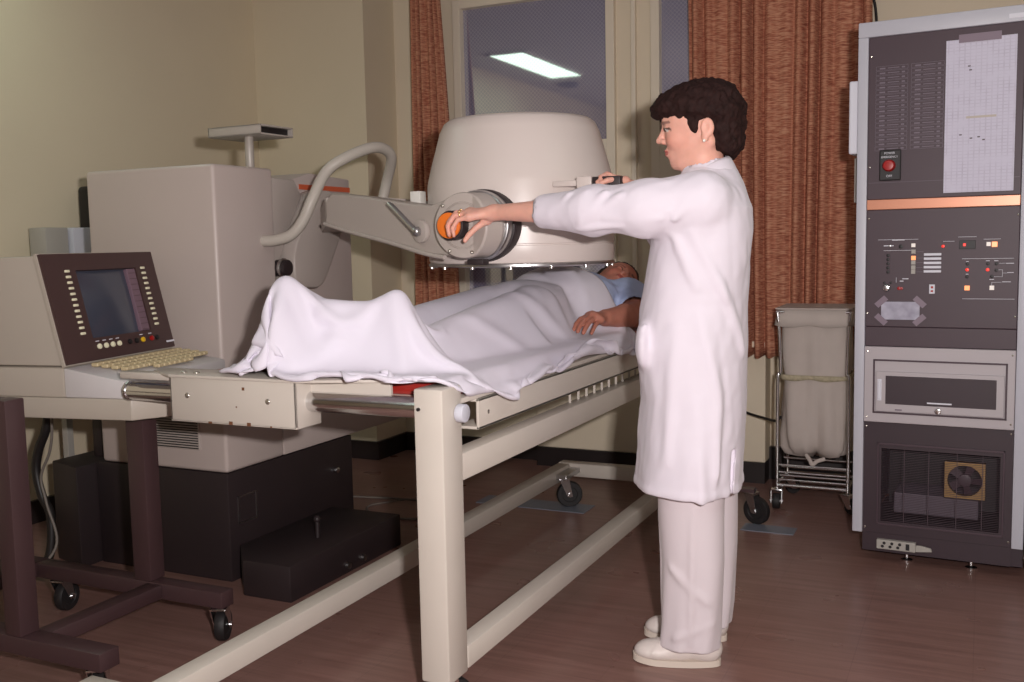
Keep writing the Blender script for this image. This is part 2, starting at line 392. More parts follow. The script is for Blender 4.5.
# ------------------------------------------------------------------ imaging table
T0 = thing('imaging_table', 'cream steel patient table on an open rectangular floor frame', 'table', (-1.19,2.11,0))
def TL(o):  # parts are written in room coordinates, the Empty stands at the foot of the near post
    o.location = (-T0.location.x, -T0.location.y, 0); return o
def caster(name, parent, loc, r=.055, ang=0.0, stem=.03, label=None):
    """wheel + fork hanging from loc (ground point) ; three meshes: wheel > hub , fork"""
    Mx = RZ(ang, loc); off = .025
    bm = new(); W = Mx @ Matrix.Translation((off,0,r)) @ Matrix.Rotation(PI/2,4,'X')
    lathe(bm, [(0,-.012),(r*.55,-.012),(r*.6,-.015),(r*.93,-.015),(r,-.009),(r,.009),(r*.93,.015),(r*.6,.015),(r*.55,.012),(0,.012)], 28, W)
    w = obj('caster', bm, M['rubber'], parent, 40, label)
    bm = new()
    for s in (-1,1):
        prism(bm, [(-.022,s*.021,2*r+.012),(.022,s*.021,2*r+.012),(off+.012,s*.021,r-.008),(off-.012,s*.021,r-.008)], (0,.003*s,0), M=Mx)
        cyl(bm, (off,s*.012,r), (off,s*.028,r), .009, n=12, M=Mx)
    box(bm, (-.024,-.024,2*r+.010), (.024,.024,2*r+.016), .001, Mx)
    cyl(bm, (0,0,2*r+.014), (0,0,2*r+.014+stem), .012, n=14, M=Mx)
    obj('fork', bm, M['chrome'], w, 40, 'chrome fork')
    return w
bm = new(); box(bm, (-1.24,2.06,.10), (-1.16,2.16,.835), .006); TL(obj('post', bm, M['table'], T0, 40))
bm = new(); box(bm, (-1.24,4.14,.10), (-1.16,4.24,.70), .006); TL(obj('post', bm, M['table'], T0, 40))
bm = new(); box(bm, (-1.215,2.16,.105), (-1.16,4.2,.165), .005); TL(obj('floor_rail', bm, M['table'], T0, 40))
bm = new(); box(bm, (-1.76,1.66,.105), (-1.70,4.2,.165), .005); TL(obj('floor_rail', bm, M['table'], T0, 40))
bm = new(); box(bm, (-1.92,1.595,.105), (-1.70,1.66,.167), .005); TL(obj('cross_bar', bm, M['table'], T0, 40))
bm = new(); box(bm, (-1.76,4.2,.105), (-.93,4.26,.167), .005); TL(obj('cross_bar', bm, M['table'], T0, 40))
bm = new(); box(bm, (-1.22,2.16,.59), (-1.165,4.14,.66), .005); TL(obj('middle_rail', bm, M['table'], T0, 40))
# open channel along the near side of the bed
bm = new()
box(bm, (-1.166,2.245,.706), (-1.158,4.3,.786), .002); box(bm, (-1.23,2.245,.778), (-1.158,4.3,.786), .002); box(bm, (-1.23,2.245,.706), (-1.158,4.3,.714), .002)
TL(obj('side_channel', bm, M['table'], T0, 40))
bm = new()
for k in range(16): box(bm, (-1.208,2.98+.075*k,.660), (-1.200,2.983+.075*k,.707), .0005)
TL(obj('spacer_fin', bm, M['table'], T0)).__setitem__('kind','stuff')
bm = new(); box(bm, (-1.97,2.14,.786), (-1.162,4.3,.80), .003); box(bm, (-1.97,2.14,.73), (-1.93,4.3,.787), .003); TL(obj('bed_deck', bm, M['table'], T0, 40))
bm = new(); cyl(bm, (-1.159,2.135,.768), (-1.135,2.135,.768), .023, n=28, bev=.004); TL(obj('end_disc', bm, M['rackw'], T0, 40, 'round clear plastic disc on the post'))
bm = new(); cyl(bm, (-1.225,2.055,.785), (-1.225,2.062,.785), .0045, n=10); TL(obj('bolt', bm, M['lens'], T0))
bm = new(); cyl(bm, (-1.157,2.30,.745), (-1.163,2.30,.745), .006, n=10); TL(obj('bolt', bm, M['rivet'], T0))
# chromed cross tube and the sliding end bracket
bm = new(); cyl(bm, (-2.20,2.10,.782), (-1.24,2.10,.782), .0265, n=32, bev=.003); TL(obj('cross_tube', bm, M['chrome'], T0, 40, 'chrome cross tube'))
bm = new(); cyl(bm, (-2.206,2.10,.782), (-2.198,2.10,.782), .029, n=32, bev=.002); TL(obj('tube_collar', bm, M['chrome'], T0, 40))
bm = new(); cyl(bm, (-1.97,4.2,.74), (-1.24,4.2,.74), .0265, n=24); TL(obj('cross_tube', bm, M['chrome'], T0, 40))
bm = new(); box(bm, (-2.20,2.06,.822), (-1.97,2.10,.842), .004); TL(obj('slide_bar', bm, M['table'], T0, 40))
bm = new()
box(bm, (-1.99,2.035,.718), (-1.57,2.043,.838), .003); box(bm, (-1.578,2.035,.718), (-1.57,2.14,.838), .003); box(bm, (-1.99,2.035,.718), (-1.982,2.14,.838), .003)
box(bm, (-1.99,2.035,.718), (-1.57,2.14,.724), .002)
prism(bm, [(-1.99,2.03,.838),(-1.565,2.03,.838),(-1.335,2.115,.838),(-1.335,2.15,.838),(-2.1,2.15,.838),(-2.1,2.09,.838)], (0,0,.008), .002)
prism(bm, [(-1.57,2.10,.838),(-1.335,2.113,.838),(-1.335,2.121,.838),(-1.57,2.108,.838)], (0,0,-.05))
TL(obj('end_bracket', bm, M['table'], T0, 40))
for x, z in ((-1.93,.79),(-1.66,.786)):
    bm = new(); ball(bm, (x,2.036,z), .0085, 12, (1,.5,1)); TL(obj('rivet', bm, M['rivet'], T0, 60))
for x, y in ((-1.97,2.07),(-1.925,2.07),(-1.65,2.075),(-1.60,2.075)):
    bm = new(); ball(bm, (x,y,.847), .009, 12, (1,1,.5)); TL(obj('rivet', bm, M['rivet'], T0, 60))
bm = new()
for x, w, h in ((-1.86,.012,.005),(-1.79,.012,.009),(-1.73,.012,.009),(-1.655,.006,.004)):
    box(bm, (x,2.0342,.7185), (x+w,2.0352,.7185+h))
box(bm, (-1.742,2.0342,.812), (-1.734,2.0352,.820)); box(bm, (-1.765,2.0342,.765), (-1.761,2.0352,.769))
TL(obj('paint_chips', bm, M['chip'], T0)).__setitem__('kind','stuff')
for x, y, a, r_ in ((-1.675,4.06,.55,.058),(-.85,4.10,-.35,.058),(-1.88,1.63,.4,.046),(-1.2,2.11,1.0,.046)):
    w = caster('caster', T0, (x,y,0), r_, a, .005); TL(w)
bm = new(); box(bm, (-1.70,4.03,.128), (-1.65,4.2,.150), .002); TL(obj('caster_bracket', bm, M['steel'], T0))
bm = new(); box(bm, (-.93,4.08,.132), (-.835,4.13,.146), .002); box(bm, (-.95,4.10,.132), (-.92,4.22,.146), .002); TL(obj('caster_bracket', bm, M['brown'], T0))
    # children written in the same room coordinates follow the parent
# red mattress pad
bm = new(); n = 26
box(bm, (-1.985,2.16,.80), (-1.185,4.28,.838), .012, seg=3)
o = obj('table_pad', bm, M['red'], None, 50); tag(o, 'thin red vinyl mattress pad on the cream table, under the white sheet', 'mattress pad')
# steel floor plates
for k, (x0, y0, x1, y1, lab) in enumerate(((-2.08,3.98,-1.55,4.12,'thin steel floor plate under the caster below the head end of the table'),(-.87,3.98,-.66,4.08,'thin steel floor plate under the caster just behind the woman'))):
    bm = new(); box(bm, (x0,y0,0), (x1,y1,.003)); o = obj('floor_plate', bm, M['plate']); tag(o, lab, 'floor plate', 'steel floor plates')

# ------------------------------------------------------------------ scanner
S0 = thing('gamma_scanner', 'large cream medical scanner with tall cabinet, swing arm and white drum head', 'scanner', (-2.6,3.0,0))
def SL(o): o.location = (-S0.location.x, -S0.location.y, 0); return o
bm = new(); box(bm, (-2.985,2.69,.394), (-2.385,3.01,1.472), .014, seg=4); SL(obj('cabinet', bm, M['scan'], S0, 40))
bm = new(); box(bm, (-2.72,2.684,.47), (-2.50,2.692,.62), .002); g = SL(obj('vent_grille', bm, M['scan2'], S0))
bm = new()
for k in range(16): box(bm, (-2.715,2.681,.475+.009*k), (-2.505,2.6845,.4785+.009*k))
obj('slot', bm, M['lens'], g).__setitem__('kind','stuff')
bm = new(); box(bm, (-2.95,3.012,.394), (-2.387,4.0,.62), .01); SL(obj('lower_housing', bm, M['scan'], S0, 40))
bm = new(); box(bm, (-3.02,2.692,0), (-2.388,3.46,.392), .006); SL(obj('base_box', bm, M['black'], S0, 40, 'black base box'))
bm = new(); prism(bm, [(-3.22,2.66,0),(-3.025,2.60,0),(-3.025,2.95,0),(-3.22,2.95,0)], (0,0,.385), .006); SL(obj('side_box', bm, M['black'], S0, 40, 'black side box'))
bm = new(); prism(bm, [(-2.387,2.74,0),(-2.26,2.60,0),(-2.06,2.60,0),(-2.06,3.30,0),(-2.387,3.30,0)], (0,0,.125), .006); SL(obj('foot_slab', bm, M['black'], S0, 40, 'low black foot slab'))
bm = new(); cyl(bm, (-2.18,2.92,.12), (-2.18,2.92,.185), .009, n=12); ball(bm, (-2.18,2.92,.192), .014, 12); SL(obj('pin', bm, M['black'], S0, 40))
bm = new()
for a in ((-2.3876,2.74,.20,2.84,.204),(-2.3876,2.74,.296,2.84,.30),(-2.3876,2.74,.20,2.743,.30),(-2.3876,2.837,.20,2.84,.30)): box(bm, (-2.389,a[1],a[2]), (-2.3855,a[3],a[4]))
SL(obj('label_frame', bm, M['steel'], S0))
bm = new(); cyl(bm, (-2.39,3.33,.27), (-2.37,3.33,.27), .012, n=16, bev=.002); SL(obj('lock', bm, M['chrome'], S0, 40))
for y in (2.93,3.03):
    bm = new(); cyl(bm, (-2.062,y,.03), (-2.050,y,.03), .012, n=14); SL(obj('foot_screw', bm, M['steel'], S0, 40))
bm = new(); box(bm, (-3.13,2.78,.385), (-3.07,2.84,.72), .004); SL(obj('riser_post', bm, M['black'], S0, 40))
# rear housing with the orange stripe, faceted plate, swinging link
def yz(pts, x): return [(x, p[0], p[1]) for p in pts]
bm = new(); prism(bm, yz([(3.03,1.40),(3.32,1.475),(3.60,1.462),(3.60,.62),(3.03,.62)],-2.95), (.50,0,0), .006); SL(obj('rear_housing', bm, M['scan'], S0, 40))
bm = new(); box(bm, (-2.451,3.25,1.408), (-2.447,3.598,1.428)); SL(obj('stripe', bm, M['stripe'], S0, None, 'orange stripe'))
bm = new(); prism(bm, yz([(3.0,1.44),(3.15,1.437),(3.19,1.38),(3.10,1.24),(3.0,1.05)],-2.45), (.055,0,0), .004); SL(obj('facet_plate', bm, M['scan2'], S0, 40))
lev = rounded([(3.19,1.36),(3.245,1.40),(3.345,1.40),(3.40,1.27),(3.29,1.10),(3.23,1.02),(3.06,1.03),(3.06,1.17)], .06)
bm = new(); prism(bm, [(-2.44,p[0],p[1]) for p in lev], (.10,0,0), .008); SL(obj('swing_link', bm, M['scan2'], S0, 45))
bm = new(); cyl(bm, (-2.44,3.03,1.105), (-2.345,3.03,1.105), .031, n=28, bev=.006); SL(obj('pivot_shaft', bm, M['black'], S0, 40, 'dark pivot shaft'))
bm = new(); cyl(bm, (-2.375,3.03,1.105), (-2.36,3.03,1.105), .036, n=28, bev=.004); SL(obj('shaft_ring', bm, M['steel'], S0, 40, 'steel ring of the pivot shaft'))
# the drum head, axis upright
DC = Vector((-1.420,3.10,0)); Md = Matrix.Translation(DC)
bm = new()
lathe(bm, [(0,1.588),(.20,1.590),(.238,1.586),(.254,1.574),(.268,1.545),(.300,1.43),(.310,1.388),(.313,1.372),(.313,1.236),(.3115,1.2345),(.3115,1.2305),(.313,1.229),(.313,1.178),(.3105,1.176),(.3105,1.173),(.313,1.171),(.313,1.125),(.309,1.118),(0,1.118)], 96, Md)
dr = SL(obj('drum', bm, M['drum'], S0, 32))
bm = new(); lathe(bm, [(0,1.1178),(.311,1.1178),(.315,1.114),(.315,1.108),(.29,1.104),(0,1.104)], 96, Md); obj('face_ring', bm, M['steel'], dr, 40, 'steel rim under the drum')
for a in range(0,360,24):
    bm = new(); c = DC+Vector((306e-3*math.cos(math.radians(a)), 306e-3*math.sin(math.radians(a)), 1.109)); cyl(bm, c-Vector((0,0,.010)), c+Vector((0,0,.004)), .007, n=10)
    obj('clip', bm, M['chrome'], dr, 40, 'small chrome clip')
bm = new(); box(bm, (DC.x-.345,3.02,1.13), (DC.x-.30,3.10,1.16)); 
bm.free()
bm = new(); box(bm, (-1.752,2.93,1.29), (-1.712,2.97,1.36), .003); obj('side_block', bm, M['white'], dr, 40, 'white block on the left of the drum')
bm = new(); cyl(bm, (-1.47,2.83,1.49), (-1.47,2.835,1.49), .003, n=8); bm.free()
# handle with control grip on the right of the drum
bm = new(); box(bm, (-1.112,2.83,1.340), (-1.065,2.875,1.374), .003); box(bm, (-1.20,2.855,1.348), (-1.10,2.92,1.366), .003); obj('grip_block', bm, M['drum'], dr, 40)
bm = new(); box(bm, (-1.065,2.835,1.338), (-.975,2.868,1.372), .004); gp = obj('control_grip', bm, M['black'], dr, 40, 'black control grip held by the woman')
bm = new()
for x in (-1.045,-1.033): box(bm, (x,2.8335,1.352), (x+.007,2.8355,1.360))
obj('grip_buttons', bm, M['labelg'], gp)
# side bearing: black ring, chrome ring, hub disc, orange knob
HX, HZ = -1.40, 1.235
def ycyl(name, y0, y1, r, m, par, bev=.004, lab=None, n=56, dx=0, dz=0):
    bm = new(); cyl(bm, (HX+dx,y0,HZ+dz), (HX+dx,y1,HZ+dz), r, n=n, bev=bev); return obj(name, bm, m, par, 40, lab)
bm = new(); cyl(bm, (HX,2.765,HZ), (HX,2.90,HZ), .112, n=56, bev=.004); SL(obj('bearing_ring', bm, M['black'], S0, 40, 'black bearing ring'))
bm = new(); cyl(bm, (HX,2.728,HZ), (HX,2.766,HZ), .108, n=56, bev=.008); SL(obj('bearing_collar', bm, M['steel'], S0, 40, 'polished bearing collar'))
# near arm: outline in its own upright plane
e = Vector((-.917,.400,0)).normalized(); nrm = Vector((-e.y, e.x, 0)); A0 = Vector((-1.40,2.655,0))
outl = [(.79,1.262+.04),(.79,1.34),(.753,1.368),(.541,1.346),(.307,1.315),(.17,1.302)]
arc = [(.0+.118*math.cos(t), HZ+.118*math.sin(t)) for t in np.linspace(math.radians(40), math.radians(-120)-0, 1)]
hub = [(-.0+.118*math.cos(math.radians(a)), HZ+.118*math.sin(math.radians(a))) for a in range(60,-241+0,-12)]
hub = [(.098*math.cos(math.radians(a)), HZ+.098*math.sin(math.radians(a))) for a in range(48,298,10)][:0]+[(.098*math.cos(math.radians(a)), HZ+.098*math.sin(math.radians(a))) for a in range(70,291,10)]
low = [(.20,1.150),(.40,1.186),(.644,1.227),(.80,1.258)]
pts = [A0+e*u+Vector((0,0,z)) for u, z in outl+hub+low]
bm = new(); prism(bm, pts, nrm*-.07, .0)
arm = SL(obj('swing_arm', bm, M['scan2'], S0, 30))
bv = arm.modifiers.new('b','BEVEL'); bv.width = .006; bv.segments = 2; bv.limit_method = 'ANGLE'; bv.angle_limit = math.radians(40)
bm = new()   # raised lip along the lower edge and the curved rib before the hub
lip = [(.80,1.262),(.644,1.232),(.40,1.191),(.20,1.153),(.10,1.140)]
tube(bm, [A0-nrm*-.002+e*u+Vector((0,0,z)) for u, z in lip], .008, 8)
obj('lip', bm, M['scan2'], arm, 60)
bm = new(); prism(bm, [(-2.135,2.985,1.262),(-2.07,3.03,1.262),(-2.33,3.37,1.235),(-2.345,3.24,1.235)], (0,0,.095), .006)
SL(obj('arm_root', bm, M['scan2'], S0, 40))
bm = new()
cyl(bm, (HX,2.640,HZ), (HX,2.735,HZ), .098, n=56, bev=.008); SL(obj('hub_disc', bm, M['scan2'], S0, 40))
bm = new(); lathe(bm, [(.066,0),(.066,.006),(.070,.006),(.070,0)], 48, Matrix.Translation((HX,2.636,HZ)) @ Matrix.Rotation(-PI/2,4,'X')); SL(obj('dial_ring', bm, M['scan2'], S0, 40))
bm = new(); cyl(bm, (HX-.022,2.60,HZ), (HX-.022,2.641,HZ), .044, n=40, bev=.004); kb = SL(obj('knob', bm, M['black'], S0, 40, 'dark knob with an orange face'))
bm = new(); cyl(bm, (HX-.022,2.588,HZ), (HX-.022,2.601,HZ), .038, n=40, bev=.004); obj('knob_face', bm, M['orange'], kb, 40, 'orange knob face')
for p in ((.075,.045),(-.065,.060),(-.045,-.075),(.03,-.08)):
    bm = new(); ball(bm, (HX+p[0],2.638,HZ+p[1]), .006, 10); SL(obj('hub_screw', bm, M['rivet'], S0, 60))
bm = new(); box(bm, (-1.40,2.66,1.118), (-1.345,2.70,1.134), .003); SL(obj('stop_block', bm, M['black'], S0, 40))
# locking lever on the arm
a_ = A0+e*.21+Vector((0,0,1.222))
bm = new(); cyl(bm, a_+nrm*.0, a_-nrm*-.022, .034, n=32, bev=.004); 
bm.free(); bm = new(); cyl(bm, a_-nrm*.0, a_+nrm*.018, .036, n=32, bev=.004); lb = obj('lever_boss', bm, M['scan2'], arm, 40)
bm = new(); tube(bm, [a_+nrm*.03+e*.0, a_+nrm*.035+e*.10+Vector((0,0,.07)), A0+e*.345+nrm*.035+Vector((0,0,1.313))], .010, 10, rf=lambda t: 1.15-.3*t); ball(bm, a_+nrm*.026, .016, 14)
SL(obj('lock_lever', bm, M['steel'], S0, 60, 'steel locking lever'))
# matching arm on the far side of the drum
A1 = Vector((-1.42,3.50,0)); e1 = Vector((-.93,-.30,0)).normalized(); n1 = Vector((-e1.y,e1.x,0))
pts = [A1+e1*u+Vector((0,0,z)) for u, z in [(p[0],p[1]) for p in outl]+hub+low]
bm = new(); prism(bm, pts, n1*.07); o = SL(obj('swing_arm', bm, M['scan2'], S0, 30))
bm = new(); cyl(bm, (HX,3.40,HZ), (HX,3.50,HZ), .12, n=40, bev=.005); SL(obj('bearing_collar', bm, M['steel'], S0, 40))
# flexible conduit
bm = new(); tube(bm, [(-2.43,2.93,1.205),(-2.385,2.945,1.206),(-2.335,2.955,1.209),(-2.278,2.97,1.228),(-2.235,2.985,1.28),(-2.205,3.0,1.35),(-2.175,3.05,1.451),(-2.124,3.1,1.502),(-2.08,3.2,1.543),(-2.068,3.28,1.545),(-2.075,3.34,1.515),(-2.135,3.4,1.437),(-2.171,3.4,1.33),(-2.18,3.36,1.27)], .0205, 20)
SL(obj('conduit', bm, M['conduit'], S0, 60, 'thick ribbed vinyl conduit looping over the arm'))
# tray on a short pole, standing on the cabinet
tt = thing('tray_stand', 'flat grey box with an open dark end on a short pole atop the tall cabinet', 'tray', (-2.43,2.94,1.4725))
bm = new(); cyl(bm, (0,0,0), (0,0,.112), .016, n=20, bev=.002); obj('pole', bm, M['silver'], tt, 40)
Mt = RZ(math.radians(-2)); x0, x1, y0, y1, z0, z1 = -.148,.098,-.05,.13,.112,.148
bm = new()
box(bm, (x0,y0,z0), (x1,y1,z0+.006), .001, Mt); box(bm, (x0,y0,z1-.006), (x1,y1,z1), .001, Mt); box(bm, (x0,y0,z0), (x1,y0+.006,z1), .001, Mt)
box(bm, (x0,y1-.006,z0), (x1,y1,z1), .001, Mt); box(bm, (x0,y0,z0), (x0+.006,y1,z1), .001, Mt)
obj('tray_box', bm, M['silver'], tt, 40)
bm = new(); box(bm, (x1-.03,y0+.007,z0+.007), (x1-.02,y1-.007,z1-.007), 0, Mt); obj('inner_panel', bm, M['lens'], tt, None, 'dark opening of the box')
# small cases behind the cabinet, against the left wall
sh = thing('wall_shelf', 'shelf unit against the left wall behind the computer terminal', 'shelf', (-3.55,3.1,0))
bm = new(); box(bm, (-.2,-.25,1.0), (.2,.35,1.03), .003); obj('shelf_board', bm, M['offgrey'], sh)
for x in (-.18,.18):
    for y in (-.23,.33):
        bm = new(); box(bm, (x-.015,y-.015,0), (x+.015,y+.015,1.0), .002); obj('leg', bm, M['offgrey'], sh)
bm = new(); box(bm, (-3.66,2.985,1.0305), (-3.56,3.10,1.285), .004); o = obj('equipment_case', bm, M['offgrey'], None, 40); tag(o, 'beige metal case peeping over the terminal, left of the tall cabinet', 'case', 'cases behind the terminal')
bm = new(); box(bm, (-3.62,3.108,1.0305), (-3.54,3.24,1.285), .006); o = obj('equipment_case', bm, M['rackw'], None, 40); tag(o, 'pale grey case between the beige case and the tall cabinet', 'case', 'cases behind the terminal')
bm = new(); prism(bm, rounded([(3.25,1.0305),(3.25,1.40),(3.27,1.475),(3.42,1.475),(3.42,1.0305)],.02), (0,0,0)) if False else box(bm, (-3.66,3.245,1.0305), (-3.56,3.40,1.47), .02, seg=3)
o = obj('black_case', bm, M['lens'], None, 40); tag(o, 'upright black case beside the left edge of the tall cabinet', 'case')
for i, (p, q) in enumerate((((85,156),0),)): pass

# ------------------------------------------------------------------ computer console
KA = math.radians(10); KO = (-2.19,2.12,0)
dk = thing('wheeled_desk', 'cream slab desk on a dark brown wheeled steel frame', 'desk', (-2.19,2.12,0))
def KL(o): o.location = (-dk.location.x,-dk.location.y,0); return o
Mk = RZ(KA)                     # desk-local: x towards the operator, y along the desk front
bm = new(); prism(bm, [(-1.1,0,.69),(-.03,0,.69),(.05,.10,.69),(.05,.555,.69),(-1.1,.555,.69)], (0,0,.062), .004, Mk); obj('desk_top', bm, M['console'], dk, 40)
LEGS = [((-2.31,1.76),(-2.25,1.82),.80)]
def P3(name, bm, lab=None, m='brown'): return KL(obj(name, bm, M[m], dk, 40, lab))
bm = new(); box(bm, (-2.345,1.755,.165), (-2.285,1.815,.80), .004); P3('leg', bm)
bm = new(); box(bm, (-2.365,2.225,.165), (-2.295,2.285,.689), .004); P3('leg', bm)
bm = new(); box(bm, (-2.95,2.02,.165), (-2.89,2.08,.689), .004); P3('leg', bm)
bm = new(); box(bm, (-2.80,2.225,.115), (-2.02,2.28,.165), .004); P3('foot_bar', bm)
bm = new(); box(bm, (-2.80,1.755,.115), (-2.0,1.82,.165), .004); P3('foot_bar', bm)
bm = new(); box(bm, (-2.95,1.755,.115), (-2.80,2.28,.165), .004); P3('foot_bar', bm)
bm = new(); box(bm, (-2.31,1.82,.118), (-2.25,2.225,.162), .004); P3('cross_brace', bm)
bm = new(); box(bm, (-3.1,1.76,.74), (-2.345,1.81,.80), .004); box(bm, (-3.1,1.81,.74), (-3.04,1.99,.80), .004); P3('support_arm', bm)
for x, y, a in ((-2.05,2.25,2.0),(-2.05,1.79,2.2),(-2.72,2.25,1.75),(-2.85,1.79,1.0)): KL(caster('caster', dk, (x,y,0), .048, a, .005))

tm = thing('display_terminal', 'boxy cream terminal with sloped dark brown face, grey screen and tan keyboard', 'computer terminal', (KO[0],KO[1],.7525), KA)
bx, tx, zt_ = -.262, -.338, .418   # bottom / top of the face, height above the desk
bm = new(); box(bm, (-1.0,.005,.0), (bx+.005,.55,.088), .006); obj('base', bm, M['console'], tm, 40)
bm = new(); prism(bm, [(-.95,.012,.092),(bx,.012,.092),(tx,.012,zt_),(-.95,.012,zt_-.008)], (0,.527,0), .008); obj('housing', bm, M['console'], tm, 40)
bm = new(); prism(bm, [(bx+.005,.005,0),(-.055,.005,0),(-.055,.005,.052),(bx+.005,.005,.088)], (0,.55,0), .005); kd = obj('keyboard_deck', bm, M['consolewhite'], tm, 40)
# keys
bm = new(); dz = math.atan2(.036,.23)
for r_ in range(5):
    for c_ in range(16):
        x = -.225+.029*r_; y = .085+.0278*c_+(.007*r_ if r_ < 4 else 0); z = .088-.036/.235*(x-bx)
        if r_ == 4 and not 4 < c_ < 12: continue
        box(bm, (x,y,z), (x+.024,y+.024,z+.012), .003, seg=1)
k_ = obj('keys', bm, M['key'], kd); k_['kind'] = 'stuff'
# bezel with a recessed opening: local face frame u (along y), v (up the slope)
sl = Vector((tx-bx,0,zt_-.092)); Ls = sl.length; V = sl.normalized(); U = Vector((0,1,0)); N = U.cross(V)
if N.x < 0: N = -N
Mb = Matrix((( U.x,V.x,N.x,bx),(U.y,V.y,N.y,.008),(U.z,V.z,N.z,.092),(0,0,0,1)))
Wb = .535
bm = new(); a0, a1, b0, b1 = .135, .43, .068, .282
for lo, hi in (((0,0,.0),(a0,Ls,.022)), ((a1,0,0),(Wb,Ls,.022)), ((a0,0,0),(a1,b0,.022)), ((a0,b1,0),(a1,Ls,.022))): box(bm, lo, hi, 0, Mb)
bz = obj('bezel', bm, M['bezel'], tm); 
bm = new()
for lo, hi in (((-.004,-.004,.0),(Wb+.004,.003,.012)), ((-.004,Ls-.003,0),(Wb+.004,Ls+.004,.012)), ((-.004,0,0),(.001,Ls,.012)), ((Wb-.001,0,0),(Wb+.004,Ls,.012))): box(bm, lo, hi, .001, Mb)
obj('edge_trim', bm, M['console'], bz)
bm = new(); n = 14
t = bmesh.new(); bmesh.ops.create_grid(t, x_segments=n, y_segments=n, size=.5)
for v in t.verts: v.co.z = .010*(1-(2*v.co.x)**2)*(1-(2*v.co.y)**2)
_merge(bm, t, Mb @ Matrix.Translation(((a0+a1)/2-.01,(b0+b1)/2,-.008+.012)) @ Matrix.Diagonal((a1-a0-.02,b1-b0,1,1))); obj('screen', bm, M['screen'], tm, 180, 'dark grey screen')
bm = new(); box(bm, (a1-.045,b0+.002,.004), (a1-.003,b1-.002,.019), .002, Mb); kp = obj('key_strip', bm, M['purple'], bz)
bm = new()
for k in range(11): box(bm, (a1-.042,b0+.006+.019*k,.0185), (a1-.006,b0+.0075+.019*k,.0195), 0, Mb)
obj('strip_lines', bm, M['bezel'], kp)
for side, x in (('l',.083),('r',.452)):
    for k in range(12):
        y = .082+.0176*k; bm = new(); box(bm, (x,y,.022), (x+.020,y+.008,.028), .002, Mb); obj('button', bm, M['cream'], bz, 40, 'cream push button')
for k, (x, m_, l_) in enumerate(((.150,'cream','cream push button'),(.182,'cream','cream push button'),(.214,'cream','cream push button'),(.246,'cream','cream push button'),(.300,'lens','black push button'),(.335,'lens','black push button'),(.368,'yellow','yellow push button'),(.415,'redb','red push button'),(.445,'lens','black push button'))):
    bm = new(); cyl(bm, (x,.040,.022), (x,.040,.030), .0085, n=16, bev=.002, M=Mb); obj('button', bm, M[m_], bz, 40, l_)
    if k < 4 or m_ in ('yellow','redb'):
        bm = new(); box(bm, (x-.008,.056,.0215), (x+.008,.0585,.0228), 0, Mb); obj('caption', bm, M['label'], bz)
bm = new(); box(bm, (.495,.018,.0215), (.538,.024,.0235), 0, Mb); obj('maker_plate', bm, M['label'], bz)
# cables
def cable(label, pts, r, m='cable', name='cable', cat='cable'):
    bm = new(); tube(bm, pts, r, 8, sub=8); o = obj(name, bm, M[m], None, 60); return tag(o, label, cat)
cable('thick black cable hanging behind the wheeled desk near the left wall', [(-3.02,2.5,.689),(-3.04,2.5,.56),(-3.09,2.5,.468),(-3.11,2.5,.39),(-3.09,2.5,.30),(-3.05,2.5,.22),(-3.06,2.48,.06),(-3.15,2.42,.016),(-3.6,2.4,.016)], .016)
cable('thin pale cable hanging beside the thick black cable', [(-2.99,2.48,.689),(-2.99,2.48,.56),(-3.01,2.48,.47),(-3.05,2.47,.377),(-3.03,2.47,.28),(-3.0,2.47,.12),(-3.1,2.36,.006),(-3.4,2.3,.006)], .005, 'cablew')
cable('thin pale cable lying on the floor beyond the black scanner base', [(-2.36,3.98,.30),(-2.33,4.06,.12),(-2.35,4.0,.006),(-2.5,3.75,.006),(-2.38,3.62,.006),(-2.2,3.62,.006),(-2.1,3.75,.006),(-2.3,3.9,.006),(-2.7,3.85,.006)], .005, 'cablew')
cable('thin black cord reaching from behind the woman to the laundry hamper', [(-1.10,4.74,.40),(-1.0,4.70,.36),(-.90,4.62,.352),(-.83,4.52,.36),(-.80,4.50,.38),(-.79,4.52,.30),(-.80,4.75,.02),(-.6,4.8,.008)], .006)
cable('thin black cord hanging down the wall above the rack', [(-.50,4.905,2.59),(-.49,4.90,2.3),(-.46,4.905,2.1),(-.45,4.91,1.2),(-.45,4.91,.3)], .006)
# ------------------------------------------------------------------ electronics rack
rk = thing('electronics_rack', 'tall dark instrument rack with light grey frame and glowing control panel', 'instrument rack', (-.378,3.76,0), math.radians(-3.2))
DPT = .62; rk.scale = (1.015,1,1)
bm = new()
box(bm, (-.035,0,.105), (-.001,DPT,1.866), .003); box(bm, (.479,0,.105), (.515,DPT,1.866), .003); box(bm, (-.035,0,1.866), (.515,DPT,1.918), .003)
box(bm, (-.03,DPT-.01,.105), (.51,DPT,1.87))
obj('frame', bm, M['rackw'], rk, 40, 'light grey frame')
bm = new(); box(bm, (-.001,.012,.038), (.479,.05,.105)); box(bm, (.0,.05,.038), (.478,DPT-.02,.10), .003); box(bm, (.479,.02,.038), (.515,DPT-.02,.104)); obj('plinth', bm, M['rackd'], rk)
for x, y in ((.145,.06),(.355,.06),(.145,.5),(.355,.5)):
    bm = new(); lathe(bm, [(0,0),(.019,0),(.020,.006),(.010,.010),(.007,.012),(.007,.04),(0,.04)], 20, Matrix.Translation((x,y,0))); obj('foot', bm, M['chrome'], rk, 40)
def rp(name, lo, hi, m, par=rk, bev=.002, lab=None, y0=None, y1=None):
    """panel on the rack front; lo, hi are (x, z); y0<y1 depths"""
    bm = new(); box(bm, (lo[0], y0 if y0 is not None else .004, lo[1]), (hi[0], y1 if y1 is not None else .03, hi[1]), bev); return obj(name, bm, M[m], par, None, lab)
